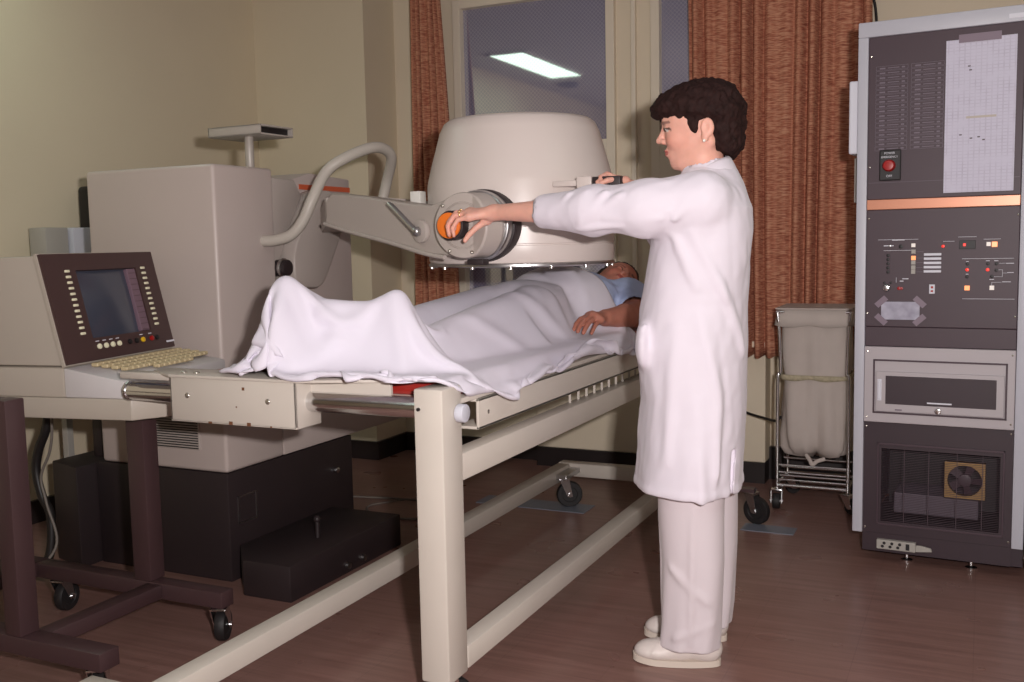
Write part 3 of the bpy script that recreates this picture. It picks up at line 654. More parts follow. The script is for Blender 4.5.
up = rp('indicator_panel', (0,1.306), (.478,1.865), 'rackp')
rp('copper_band', (0,1.270), (.478,1.3055), 'copper', lab='copper coloured band', y0=.001)
cp = rp('control_panel', (0,.858), (.478,1.2695), 'rackp')
rp('blank_panel', (0,.788), (.478,.857), 'rackp', y0=.006)
lp = rp('fan_panel', (0,.106), (.478,.512), 'rackd', y0=.012, y1=.03); bpy.data.objects.remove(lp)
def screws(par, pts, y):
    for x, z in pts:
        bm = new(); ball(bm, (x,y,z), .0035, 8, (1,.5,1)); obj('screw', bm, M['rivet'], par)
# label rows of the indicator panel
def strip(x0, z0, w, h, par, m, name, y=.0035, t=.0012):
    bm = new(); box(bm, (x0,y-t,z0), (x0+w,y+.001,z0+h)); return obj(name, bm, M[m], par)
for c0 in (.024,.137):
    for r_ in range(18):
        z = 1.750-.0162*r_; bm = new()
        w, h, t_ = .103, .0128, .0009
        box(bm, (c0,.0028,z), (c0+w,.0045,z+t_)); box(bm, (c0,.0028,z+h), (c0+w,.0045,z+h+t_)); box(bm, (c0,.0028,z), (c0+t_,.0045,z+h)); box(bm, (c0+w-t_,.0028,z), (c0+w,.0045,z+h))
        box(bm, (c0+.012,.0030,z+.0035), (c0+.030,.0045,z+.0085)); box(bm, (c0+.038,.0030,z+.005), (c0+.075,.0045,z+.0075)); box(bm, (c0+.083,.0030,z+.0035), (c0+.093,.0045,z+.0085))
        obj('indicator_label', bm, M['labelg'], up)
rp('panel_seam', (.004,1.3635), (.474,1.3645), 'labelg', up, 0, None, .0028, .005)
eb = rp('emergency_switch', (.040,1.370), (.110,1.476), 'lens', up, .004, 'black emergency off plate', -.006, .006)
bm = new(); lathe(bm, [(.021,0),(.021,.006),(.020,.020),(.016,.026),(0,.028)], 28, Matrix.Translation((.073,-.006,1.421)) @ Matrix.Rotation(PI/2,4,'X')); obj('red_push_button', bm, M['redb'], eb, 40, 'red mushroom button')
def text(s, size, loc, par, m='label', y=None, ext=.0004):
    cu = bpy.data.curves.new('lettering','FONT'); cu.body = s; cu.size = size; cu.align_x = 'CENTER'; cu.extrude = ext
    to = bpy.data.objects.new('tmp', cu); C.objects.link(to); to.rotation_euler = (PI/2,0,0); to.location = loc
    bpy.context.view_layer.update(); dg = bpy.context.evaluated_depsgraph_get()
    me = bpy.data.meshes.new_from_object(to.evaluated_get(dg)); me.transform(to.matrix_world); bpy.data.objects.remove(to)
    me.materials.clear(); me.materials.append(M[m]); me.name = 'lettering'
    o = bpy.data.objects.new('lettering', me); return link(o, par)
text('POWER', .010, (.073,-.0065,1.461), eb); text('EMERGENCY', .0095, (.073,-.0065,1.448), eb); text('OFF', .011, (.073,-.0065,1.382), eb)
# control panel furniture
def lineh(x0, x1, z, th=.0011): strip(x0, z, x1-x0, th, cp, 'label', 'legend_line')
def linev(x, z0, z1, th=.0009): strip(x, z0, th, z1-z0, cp, 'label', 'legend_line')
def dot(x, z, r, m, name, d=.006, lab=None):
    bm = new(); cyl(bm, (x,.0045-d,z), (x,.005,z), r, n=18, bev=.0008); return obj(name, bm, M[m], cp, 40, lab)
def sq(x, z, w, h, m, name, d=.005, lab=None):
    bm = new(); box(bm, (x-w/2,.004-d,z-h/2), (x+w/2,.006,z+h/2), .001); return obj(name, bm, M[m], cp, None, lab)
lineh(.039,.169,1.164); lineh(.058,.150,1.126); lineh(.248,.283,1.155); lineh(.294,.350,1.169); lineh(.372,.423,1.160); lineh(.308,.463,1.095); lineh(.311,.468,.9585)
strip(.058,1.142,.032,.003,cp,'label','legend_text'); strip(.085,1.1615,.04,.003,cp,'label','legend_text')
dot(.078,1.143,.004,'steel','jack'); dot(.114,1.140,.007,'lens','jack'); sq(.154,1.144,.013,.013,'ledwhi','lamp_button')
for k, z in enumerate((1.122,1.100,1.084,1.067,1.052)):
    sq(.155,z,.014,.0145,'ledora' if k == 1 else 'offgrey','lamp_button',lab='lit orange button' if k == 1 else None)
    strip(.163,z-.001,.024,.001,cp,'labelg','legend_line')
    sq(.2155,1.1115-.0146*k,.055,.0085,'label','name_strip',.002,'white name strip')
    dot(.073,1.110-.0146*k,.0055,'lens','toggle')
for x in (.062,.083): dot(x,1.014,.004,'lens','jack')
dot(.069,.996,.0135,'lens','knob_base',.004); dot(.069,.996,.0105,'chrome','round_knob',.016,'chrome knob')
dot(.110,.994,.006,'redb','red_lamp',.004); dot(.118,.994,.005,'redb','red_lamp',.004)
linev(.100,1.014,1.032); strip(.112,1.018,.012,.003,cp,'label','legend_text'); strip(.120,1.026,.020,.003,cp,'label','legend_text')
sq(.216,.992,.018,.032,'label','rocker_switch',.006); sq(.216,.998,.008,.008,'redb','rocker_mark',.0065); sq(.216,.985,.008,.007,'redb','rocker_mark',.0065)
dot(.248,1.139,.005,'ledred','red_lamp',.005,'lit red lamp')
d_ = sq(.323,1.143,.050,.029,'lens','display_window',.004); sq(.314,1.143,.009,.010,'ledred','display_digit',.0046,'glowing red digit')
sq(.387,1.144,.013,.014,'ledwhi','lamp_button'); sq(.405,1.143,.017,.018,'ledora','lamp_button',.006,'lit orange button')
for x, z, m_ in ((.324,1.078,'lens'),(.324,1.058,'ledred'),(.324,1.034,'lens'),(.386,1.078,'lens'),(.386,1.058,'ledred'),(.412,1.078,'lens'),(.412,1.056,'lens'),(.399,1.035,'lens')): dot(x,z,.0055,m_,'panel_lamp',.004, 'lit red lamp' if m_ == 'ledred' else None)
for x, z, w in ((.320,1.085,.008),(.380,1.087,.012),(.405,1.087,.012),(.440,1.078,.024),(.444,1.047,.020),(.430,1.016,.026),(.392,1.024,.014),(.320,1.042,.008)): strip(x,z,w,.002,cp,'label','legend_text')
lineh(.420,.438,1.079,.0008); lineh(.418,.430,1.057,.0008); lineh(.405,.430,1.034,.0008); linev(.430,1.034,1.058); lineh(.430,.443,1.046,.0008); linev(.399,1.004,1.016); lineh(.400,.428,1.015,.0008)
sq(.325,.996,.016,.016,'ledora','lamp_button'); sq(.400,.997,.014,.015,'ledwhi','lamp_button')
screws(cp, ((.008,1.24),(.472,1.24),(.006,.905),(.471,.90)), .0035)
screws(up, ((.008,1.80),(.008,1.42)), .0035)
# small grey drawer unit with a dark window
dw = rp('drive_unit', (0,.515), (.478,.787), 'rackg', y0=-.004, y1=.06, bev=.003)
fr = new(); x0,z0,x1,z1 = .030,.548,.455,.742
for a in ((x0,z0,x1,z0+.006),(x0,z1-.006,x1,z1),(x0,z0,x0+.006,z1),(x1-.006,z0,x1,z1)): box(fr, (a[0],-.0075,a[1]), (a[2],-.003,a[3]), .001)
obj('door_edge', fr, M['rackp'], dw)
bm = new(); box(bm, (.040,-.012,.556), (.447,-.0035,.700), .003); dd = obj('drive_door', bm, M['rackg'], dw)
bm = new(); box(bm, (.073,-.0135,.584), (.423,-.0115,.685), .001); obj('dark_window', bm, M['rackd'], dd, None, 'dark window')
bm = new(); box(bm, (.209,-.0145,.592), (.287,-.013,.597)); obj('name_strip', bm, M['label'], dd)
bm = new(); box(bm, (.046,-.014,.595), (.060,-.0115,.672), .001); box(bm, (.049,-.022,.60), (.057,-.014,.667), .002); obj('handle', bm, M['label'], dd, None, 'white pull handle')
bm = new(); cyl(bm, (.245,-.012,.569), (.245,-.026,.569), .011, n=24, bev=.003); obj('knob', bm, M['chrome'], dd, 40, 'chrome knob')
bm = new(); box(bm, (.105,-.0125,.562), (.128,-.0115,.567)); obj('name_strip', bm, M['labelg'], dd)
screws(dw, ((.010,.77),(.468,.77),(.010,.533),(.468,.535)), -.004)
# fan panel with wire grille
bm = new(); gx0,gz0,gx1,gz1 = .060,.152,.440,.420
for a in ((0,.106,gx0,.512),(gx1,.106,.478,.512),(gx0,.106,gx1,gz0),(gx0,gz1,gx1,.512)): box(bm, (a[0],.010,a[1]), (a[2],.03,a[3]))
fp = obj('fan_panel', bm, M['rackd'], rk)
bm = new()
for a in ((.046,.138,.454,.146),(.046,.432,.454,.440),(.046,.138,.052,.440),(.448,.138,.454,.440)): box(bm, (a[0],.005,a[1]), (a[2],.011,a[3]), .001)
obj('grille_frame', bm, M['rackp'], fp)
bm = new()
for k in range(44): box(bm, (gx0,.016,gz0+.003+.0061*k), (gx1,.0175,gz0+.0045+.0061*k))
for x in (.135,.215,.305,.385): box(bm, (x,.015,gz0), (x+.002,.018,gz1))
obj('wire_grille', bm, M['rackp'], fp)['kind'] = 'stuff'
bm = new(); box(bm, (gx0-.01,.30,gz0-.01), (gx1+.01,.31,gz1+.01)); box(bm, (gx0-.01,.03,gz0-.012), (gx1+.01,.3,gz0-.002)); obj('rear_plate', bm, M['lens'], fp)
bm = new(); box(bm, (.09,.12,.160), (.37,.29,.235), .004); obj('inner_module', bm, M['labelg'], fp)
fn = Matrix.Translation((.330,.06,.320)) @ Matrix.Rotation(PI/2,4,'X')
bm = new(); sg = 40; s_ = .064
outer = []
for k in range(sg):
    a = 2*PI*k/sg; c, s = math.cos(a), math.sin(a); m_ = max(abs(c),abs(s)); outer.append((s_*c/m_, s_*s/m_))
for z_ in (0,.03):
    pass
ro = [[bm.verts.new(fn @ Vector((x,y,z_))) for x, y in outer] for z_ in (0,.03)]
ri = [[bm.verts.new(fn @ Vector((.055*math.cos(2*PI*k/sg),.055*math.sin(2*PI*k/sg),z_))) for k in range(sg)] for z_ in (0,.03)]
for k in range(sg):
    j = (k+1)%sg
    bm.faces.new([ro[1][k],ro[1][j],ri[1][j],ri[1][k]]); bm.faces.new([ro[0][k],ri[0][k],ri[0][j],ro[0][j]]); bm.faces.new([ro[0][k],ro[0][j],ro[1][j],ro[1][k]]); bm.faces.new([ri[0][k],ri[1][k],ri[1][j],ri[0][j]])
fh = obj('fan_housing', bm, M['brass'], fp, None, 'brass coloured fan housing')
bm = new(); cyl(bm, (0,0,.006), (0,0,.024), .022, n=24, bev=.002, M=fn)
for k in range(5):
    a = 2*PI*k/5; Rb = fn @ Matrix.Rotation(a,4,'Z'); prism(bm, [(.018,-.012,.008),(.052,-.018,.006),(.052,.010,.020),(.018,.008,.018)], (0,0,.0015), M=Rb)
obj('fan_rotor', bm, M['rackp'], fh, 40)
screws(fp, ((.008,.497),(.470,.500),(.008,.125),(.470,.125)), .009)
os_ = rp('outlet_strip', (.050,.052), (.180,.086), 'offgrey', y0=-.006, y1=.02)
for x in (.070,.096,.122):
    for z in (.063,.075):
        bm = new(); cyl(bm, (x+(.006 if z > .07 else 0),-.007,z), (x+(.006 if z > .07 else 0),-.004,z), .0055, n=14); obj('socket', bm, M['lens'], os_)
bm = new(); box(bm, (.148,-.009,.058), (.160,-.004,.080), .001); obj('power_switch', bm, M['lens'], os_)
bm = new(); prism(bm, [(.180,-.004,.054),(.234,-.004,.060),(.230,-.004,.072),(.200,-.004,.078),(.180,-.004,.078)], (0,.01,0), .002); obj('bracket_tongue', bm, M['offgrey'], os_)
bm = new(); box(bm, (-.067,.02,1.470), (-.0355,.30,1.725), .006); obj('side_bracket', bm, M['label'], rk, None, 'white plate on the left side')
bm = new(); box(bm, (-.060,.10,1.30), (-.0355,.28,1.462), .004); obj('side_bracket', bm, M['offgrey'], rk)
bm = new(); box(bm, (.430,-.0015,1.878), (.478,.001,1.892), 0); obj('maker_plate', bm, M['label'], rk)
for k in range(9):
    bm = new(); x = .434+.0045*k; box(bm, (x,-.0022,1.882), (x+.003,-.001,1.889)); 
    bm.free()
def on_rack(o): o.matrix_world = Matrix.Translation(rk.location) @ Matrix.Rotation(math.radians(-3.2),4,'Z') @ Matrix.Diagonal((1.015,1,1,1)); return o
bm = new(); box(bm, (.245,-.0002,1.320), (.456,.0016,1.826)); o = on_rack(obj('printout', bm, M['paper'])); tag(o, 'long white printed chart hung on the upper right of the rack', 'paper')
bm = new(); box(bm, (.283,-.0016,1.815), (.410,-.0002,1.842)); obj('tape', bm, M['tape'], o, None, 'clear tape')
bm = new(); box(bm, (.31,-.0010,1.565), (.40,-.0004,1.572)); obj('fold_stain', bm, mat('paper_stain', s2l(196,186,176), .7), o)
bm = new()
for x, z in ((.312,1.735),(.316,1.722),(.345,1.50),(.29,1.51),(.322,1.497),(.36,1.49)): box(bm, (x,-.0008,z), (x+.008,-.0003,z+.004))
obj('ink_marks', bm, M['rackp'], o)
bm = new(); box(bm, (.053,-.0012,.884), (.178,.002,.947)); o = on_rack(obj('paper_note', bm, M['note'])); tag(o, 'small typed paper note taped at four corners to the control panel', 'note')
for x, z, a in ((.053,.947,.75),(.178,.947,-.75),(.053,.884,-.75),(.178,.884,.75)):
    bm = new(); box(bm, (-.022,-.002,-.010), (.022,-.0011,.010), 0, Matrix.Translation((x,0,z)) @ Matrix.Rotation(-a,4,'Y')); obj('tape', bm, M['tape'], o, None, 'clear tape')

# neighbouring cart cut by the right edge of the photo
ct = thing('equipment_cart', 'light grey cabinet cut by the right edge of the photo, on a chrome caster', 'cabinet', (.37,3.72,0))
bm = new(); box(bm, (-.18,-.05,.118), (.25,.45,1.10), .005); obj('body', bm, M['rackw'], ct)
bm = new(); box(bm, (-.155,-.056,.15), (.225,-.049,.78), .003); cd = obj('door', bm, M['rackg'], ct)
bm = new(); box(bm, (-.13,-.075,.46), (-.115,-.056,.58), .003); obj('handle', bm, M['chrome'], cd)
for z in (.81,.95):
    bm = new(); box(bm, (-.155,-.056,z), (.225,-.049,z+.125), .003); cq = obj('drawer', bm, M['rackg'], ct)
    bm = new(); box(bm, (-.02,-.070,z+.05), (.09,-.056,z+.065), .003); obj('handle', bm, M['chrome'], cq)
for x, y in ((-.195,-.075),(.2,-.02),(-.17,.38),(.2,.38)): caster('caster', ct, (x,y,0), .045, -.6, .006)

# ------------------------------------------------------------------ laundry hamper
hp = thing('laundry_hamper', 'square wheeled laundry hamper of chrome tube with a grey cloth bag', 'hamper', (-.65,4.52,0))
hx, hy = .148, .13
bm = new()
for s in (-1,1):
    for t_ in (-1,1):
        x, y = s*hx, t_*hy
        tube(bm, [(x,y,.085),(x,y,.55),(x*.93,y*.95,.60),(x*.97,y,.78),(x*1.02,y,.86)], .0075, 10)
for z in (.10,.86):
    q_ = [(-hx,-hy,z),(hx,-hy,z),(hx,hy,z),(-hx,hy,z),(-hx,-hy,z)]
    if z > .5: q_ = [(p[0]*1.02,p[1],p[2]) for p in q_]
    for a, b_ in zip(q_, q_[1:]): cyl(bm, a, b_, .0075, n=10)
obj('tube_frame', bm, M['chrome'], hp, 60)
bm = new()
for k in range(4): cyl(bm, (-hx,-hy+.01+.05*k,.10+.033*k*.9), (hx,-hy+.01+.05*k,.10+.033*k*.9), .005, n=8)
for k, z in enumerate((.125,.158,.190)): cyl(bm, (-hx,-hy,z), (hx,-hy,z), .0042, n=8)
obj('wire_shelf', bm, M['chrome'], hp, 60)
# cloth bag, softly square, gathered at the waist band
rows = []; n = 64; bm = new()
for z, sc, wob in ((.86,1.0,0),(.80,1.0,.003),(.70,.97,.006),(.62,.95,.006),(.575,.93,.002),(.53,.95,.006),(.42,1.0,.010),(.32,1.02,.012),(.27,.96,.014),(.240,.80,.016),(.225,.45,.012),(.222,.1,0)):
    r_ = []
    for k in range(n):
        a = 2*PI*k/n; c, s = math.cos(a), math.sin(a); m_ = (abs(c)**5+abs(s)**5)**(-1/5)
        w = wob*(math.sin(7*a+z*9)+.6*math.sin(13*a-z*5)); r_.append(bm.verts.new(((hx-.008)*sc*c*m_+w*c, (hy-.008)*sc*s*m_+w*s, z+.012*math.sin(3*a)*(1 if z < .3 else 0))))
    rows.append(r_)
for A, B in zip(rows, rows[1:]):
    for k in range(n): bm.faces.new([A[k],A[(k+1)%n],B[(k+1)%n],B[k]])
bm.faces.new(rows[-1])
bag = obj('cloth_bag', bm, M['cloth'], hp, 180, 'grey-beige cloth bag')
bm = new()
def ringband(z0, z1, sx, sy, wob=.002, out=.0, n=64):
    R_ = []
    for z in (z0,(z0+z1)/2,z1):
        R_.append([bm.verts.new((((sx+out*(z1-z)/(z1-z0))*math.cos(2*PI*k/n)*((abs(math.cos(2*PI*k/n))**7+abs(math.sin(2*PI*k/n))**7)**(-1/7))), (sy+out*(z1-z)/(z1-z0))*math.sin(2*PI*k/n)*((abs(math.cos(2*PI*k/n))**7+abs(math.sin(2*PI*k/n))**7)**(-1/7))+wob*math.sin(k*1.1), z+(wob*2*math.sin(k*.7) if z == z0 else 0))) for k in range(n)])
    for A, B in zip(R_, R_[1:]):
        for k in range(n): bm.faces.new([A[k],A[(k+1)%n],B[(k+1)%n],B[k]])
ringband(.80,.872,.158,.140,.002,.012)
o = obj('folded_rim', bm, M['cloth'], bag, 180); o.modifiers.new('t','SOLIDIFY').thickness = .004
bm = new(); prism(bm, [(-.158,-.14,.872),(.158,-.14,.872),(.158,.14,.875),(-.158,.14,.875)], (0,0,.006), .002); obj('lid', bm, M['cloth'], hp)
bm = new(); ringband(.565,.587,.146,.128,.002); o = obj('waist_band', bm, mat('band_cord', s2l(190,178,150), .8, noise=(80,.3)), hp, 180); o.modifiers.new('t','SOLIDIFY').thickness = .006
bm = new(); tube(bm, [(-.03,-.10,.235),(-.01,-.12,.215),(.0,-.125,.200),(.02,-.12,.215),(.05,-.11,.225)], .009, 8); obj('bag_knot', bm, M['cloth'], bag, 60)
for s in (-1,1):
    for t_ in (-1,1): caster('caster', hp, (s*hx,t_*hy,0), .034, .5*s+t_, .006)
# ------------------------------------------------------------------ sculpting: smooth unions of tapered limbs -> one continuous skin
def smin(a, b, k):
    if k <= 0: return np.minimum(a, b)
    h = np.clip(.5+.5*(b-a)/k, 0, 1); return b*(1-h)+a*h-k*h*(1-h)
class Cone:
    def __init__(s, a, b, ra, rb): s.a=np.array(a,float); s.b=np.array(b,float); s.ra=ra; s.rb=rb
    def d(s, P):
        ab = s.b-s.a; t = np.clip(((P-s.a)@ab)/max(ab@ab,1e-12),0,1)
        return np.linalg.norm(P-s.a-t[:,None]*ab,axis=1)-(s.ra+(s.rb-s.ra)*t)
class Ell:
    def __init__(s, c, r, R=None): s.c=np.array(c,float); s.r=np.array(r,float); s.R=None if R is None else np.array(R)
    def d(s, P):
        q = P-s.c
        if s.R is not None: q = q@s.R
        k0 = np.linalg.norm(q/s.r,axis=1); k1 = np.linalg.norm(q/s.r**2,axis=1)
        return k0*(k0-1)/np.maximum(k1,1e-9)
class Stack:
    """tube of elliptical cross-sections: rows of (z, cx, cy, rx, ry) ; fold = angular pleats growing to the bottom"""
    def __init__(s, rows, p=2.0, fold=None):
        r = np.array(sorted(rows),float); s.z=r[:,0]; s.v=r[:,1:]; s.p=p; s.fold=fold
    def d(s, P):
        z = P[:,2]; cx,cy,rx,ry = [np.interp(z,s.z,s.v[:,i]) for i in range(4)]
        x = (P[:,0]-cx)/rx; y = (P[:,1]-cy)/ry
        rr = (np.abs(x)**s.p+np.abs(y)**s.p)**(1/s.p)
        m = np.minimum(rx,ry); 
        # distance estimate along the radial direction
        ln = np.sqrt((P[:,0]-cx)**2+(P[:,1]-cy)**2); dd = np.where(rr>1e-6, ln*(1-1/np.maximum(rr,1e-6)), -m)
        if s.fold:
            th = np.arctan2(y,x); f = s.fold(th,z); dd = dd-f
        cap = np.maximum(z-s.z[-1], s.z[0]-z)
        o = np.maximum(dd,cap); both = (dd>0)&(cap>0); o[both] = np.sqrt(dd[both]**2+cap[both]**2)
        return o
class Box3:
    def __init__(s, c, h, R=None, r=0): s.c=np.array(c,float); s.h=np.array(h,float); s.R=None if R is None else np.array(R); s.r=r
    def d(s,P):
        q=P-s.c
        if s.R is not None: q=q@s.R
        q=np.abs(q)-s.h; return np.linalg.norm(np.maximum(q,0),axis=1)+np.minimum(q.max(1),0)-s.r
class Field:
    """ops: list of ('add'|'sub', prims, inner_k, join_k)"""
    def __init__(s): s.ops=[]; s.disp=[]
    def add(s, prims, k=.01, kj=None): s.ops.append(('add',prims if isinstance(prims,list) else [prims],k,k if kj is None else kj)); return s
    def sub(s, prims, kj=.005): s.ops.append(('sub',prims if isinstance(prims,list) else [prims],0,kj)); return s
    def eval(s, P, act=None):
        d = np.full(len(P), 1e3)
        for i,(t,prims,k,kj) in enumerate(s.ops):
            g=None
            for j,p in enumerate(prims):
                if act is not None and not act[i][j]: continue
                q=p.d(P); g = q if g is None else smin(g,q,k)
            if g is None: continue
            if t=='add': d = np.minimum(d,g) if d[0]>900 else smin(d,g,kj)
            else: d = -smin(-d,g,kj)
        for f in s.disp: d = f(P,d)
        return d
def surface(field, lo, hi, h, nb=8, margin=1.6):
    lo=np.array(lo,float); hi=np.array(hi,float); N=np.ceil((hi-lo)/h/nb).astype(int)
    g=np.stack(np.meshgrid(*[np.arange(n) for n in N],indexing='ij'),-1).reshape(-1,3)
    cen=lo+(g+.5)*nb*h; half=nb*h*.5*math.sqrt(3)
    PD=[[p.d(cen) for p in prims] for (_,prims,_,_) in field.ops]
    dmin=np.min([q for (o,row) in zip(field.ops,PD) for q in row if o[0]=='add'],axis=0)
    active=np.where((dmin<half*margin+.01))[0]
    K=nb+1; a=np.arange(K)
    off=np.stack(np.meshgrid(a,a,a,indexing='ij'),-1).reshape(-1,3)
    VID=[];VP=[];F=[]; big=N*nb+2
    key=lambda c:(c[:,0]*big[1]+c[:,1])*big[2]+c[:,2]
    for bi in active:
        act=[[row[bi]<dmin[bi]+2*half+.05 if o[0]=='add' else row[bi]<half+.03 for row in rows] for o,rows in zip(field.ops,PD)]
        base=g[bi]*nb; P=lo+(base+off)*h
        if dmin[bi] < -half*2.2: continue
        D=field.eval(P,act).reshape(K,K,K)
        S=D<0
        if S.all() or not S.any(): continue
        c=[S[i:K-1+i,j:K-1+j,k:K-1+k] for i in (0,1) for j in (0,1) for k in (0,1)]
        cnt=sum(x.astype(int) for x in c); mk=(cnt>0)&(cnt<8)
        ci=np.argwhere(mk)
        acc=np.zeros((len(ci),3)); num=np.zeros(len(ci))
        for ax in range(3):
            for u in (0,1):
                for v in (0,1):
                    o1=[0,0,0]; oth=[q for q in range(3) if q!=ax]; o1[oth[0]]=u; o1[oth[1]]=v; o2=list(o1); o2[ax]=1
                    d1=D[ci[:,0]+o1[0],ci[:,1]+o1[1],ci[:,2]+o1[2]]; d2=D[ci[:,0]+o2[0],ci[:,1]+o2[1],ci[:,2]+o2[2]]
                    m=(d1<0)!=(d2<0); t=np.zeros(len(ci)); t[m]=d1[m]/(d1[m]-d2[m])
                    p=np.array(o1,float)[None,:].repeat(len(ci),0); p[:,ax]+=t; acc[m]+=p[m]; num[m]+=1
        VID.append(key(base+ci)); VP.append(lo+(base+ci+acc/num[:,None])*h)
        for ax in range(3):
            sl1=[slice(0,K-1)]*3; sl2=[slice(0,K-1)]*3; sl2[ax]=slice(1,K)
            A=S[tuple(sl1)]; B=S[tuple(sl2)]; e=np.argwhere(A!=B); 
            if not len(e): continue
            flip=A[e[:,0],e[:,1],e[:,2]]; ge=base+e; oth=[(ax+1)%3,(ax+2)%3]
            q=[]
            for du,dv in ((0,0),(-1,0),(-1,-1),(0,-1)):
                cc=ge.copy(); cc[:,oth[0]]+=du; cc[:,oth[1]]+=dv; q.append(key(cc))
            q=np.stack(q,1); q[~flip]=q[~flip][:,::-1]; F.append(q)
    VID=np.concatenate(VID); VP=np.concatenate(VP); F=np.concatenate(F)
    o=np.argsort(VID); VID=VID[o]; VP=VP[o]
    ix=np.searchsorted(VID,F); ix=np.minimum(ix,len(VID)-1); ok=(VID[ix]==F).all(1)
    return VP, ix[ok]
def mesh_obj(name, V, F, mat_, parent=None, col=None, relax=0, label=None):
    me=bpy.data.meshes.new(name); me.vertices.add(len(V)); me.vertices.foreach_set('co',V.astype(np.float32).ravel())
    me.loops.add(len(F)*4); me.loops.foreach_set('vertex_index',F.astype(np.int32).ravel())
    me.polygons.add(len(F)); me.polygons.foreach_set('loop_start',np.arange(0,len(F)*4,4,dtype=np.int32)); me.polygons.foreach_set('loop_total',np.full(len(F),4,np.int32))
    me.update(calc_edges=True); me.validate()
    me.polygons.foreach_set('use_smooth',np.ones(len(me.polygons),bool))
    if col is not None:
        at=me.color_attributes.new('Col','FLOAT_COLOR','POINT'); c=np.ones((len(V),4),np.float32); c[:,:3]=col; at.data.foreach_set('color',c.ravel())
    me.materials.append(mat_)
    o=bpy.data.objects.new(name,me)
    if relax:
        m=o.modifiers.new('relax','SMOOTH'); m.iterations=relax; m.factor=.5
    if label: o['label']=label
    return link(o,parent)
def nz(P, s, seed=0):
    """cheap smooth noise in [-1,1]"""
    r=np.random.default_rng(seed); out=np.zeros(len(P))
    for k in range(6):
        w=r.normal(size=3); w/=np.linalg.norm(w); w2=r.normal(size=3); w2/=np.linalg.norm(w2); f=s*(1+.35*k)
        out+=np.sin(P@w*f+r.uniform(0,6)+1.3*np.sin(P@w2*f*.7+r.uniform(0,6)))
    return out/3.2
def creases(segs):
    """raised folds along segments: (a, b, height, width)"""
    S_=[(np.array(a,float),np.array(b,float),h_,w_) for a,b,h_,w_ in segs]
    def f(P,d):
        for a,b,h_,w_ in S_:
            ab=b-a; t=np.clip(((P-a)@ab)/(ab@ab),0,1); q=np.linalg.norm(P-a-t[:,None]*ab,axis=1)
            d=d-2.5*h_*np.exp(-(q/(w_*.8))**2)*np.sin(PI*np.clip(t*.9+.05,0,1))**.5
        return d
    return f
# ---- a head; T maps head space (x forward, y to its left, z up, origin mid-skull) to body space
def head_ops(F, T, s=1.0, male=False, mouth=0.0):
    R_=np.array(T.to_3x3()); 
    def p(x,y,z): v=T@Vector((x*s,y*s,z*s)); return (v.x,v.y,v.z)
    E_=lambda c,r: Ell(p(*c),np.array(r)*s,R_)
    K_=lambda a,b,ra,rb: Cone(p(*a),p(*b),ra*s,rb*s)
    F.add([E_((-.014,0,.016),(.098,.076,.086)), E_((.026,0,-.030),(.060,.058,.082)), E_((.035,0,.030),(.055,.062,.055))],.03,.012)
    F.add([E_((.058,0,-.104),(.020,.020,.017)), K_((.045,.018,-.100),(-.030,.052,-.055),.019,.020), K_((.045,-.018,-.100),(-.030,-.052,-.055),.019,.020), E_((.055,.032,-.040),(.026,.024,.026)), E_((.055,-.032,-.040),(.026,.024,.026)), E_((.066,0,-.075),(.020,.026,.024))],.014,.016)
    F.add([K_((.078,-.030,.012),(.078,.030,.012),.0105,.0105)],.0,.012)
    F.sub([Ell(p(.096,.031,-.010),np.array((.014,.017,.011))*s,R_), Ell(p(.096,-.031,-.010),np.array((.014,.017,.011))*s,R_)],.012)
    F.add([K_((.086,0,.000),(.102,0,-.034),.0068,.0090)],.0,.008)
    F.add([E_((.104,0,-.038),(.0105,.0105,.009)), E_((.092,.011,-.042),(.0095,.0075,.0075)), E_((.092,-.011,-.042),(.0095,.0075,.0075))],.005,.006)
    # lids closing round the eyes
    for y in (.031,-.031):
        F.add([E_((.076,y,-.010),(.0128,.0150,.0118))],.0,.003)
    # lips
    F.add([E_((.0858,0,-.0665),(.0080,.021,.0050)), E_((.0842,0,-.0765),(.0082,.018,.0058))],.001,.004)
    F.sub([E_((.0945,0,-.0712),(.0075,.022,.0009))],.0015)
    # ears
    for sg in (1,-1):
        F.add([E_((-.030,sg*.080,-.022),(.0180,.0070,.026)), E_((-.022,sg*.077,-.046),(.010,.006,.014))],.004,.004)
        F.sub([E_((-.026,sg*.089,-.020),(.0095,.0065,.0165))],.004)
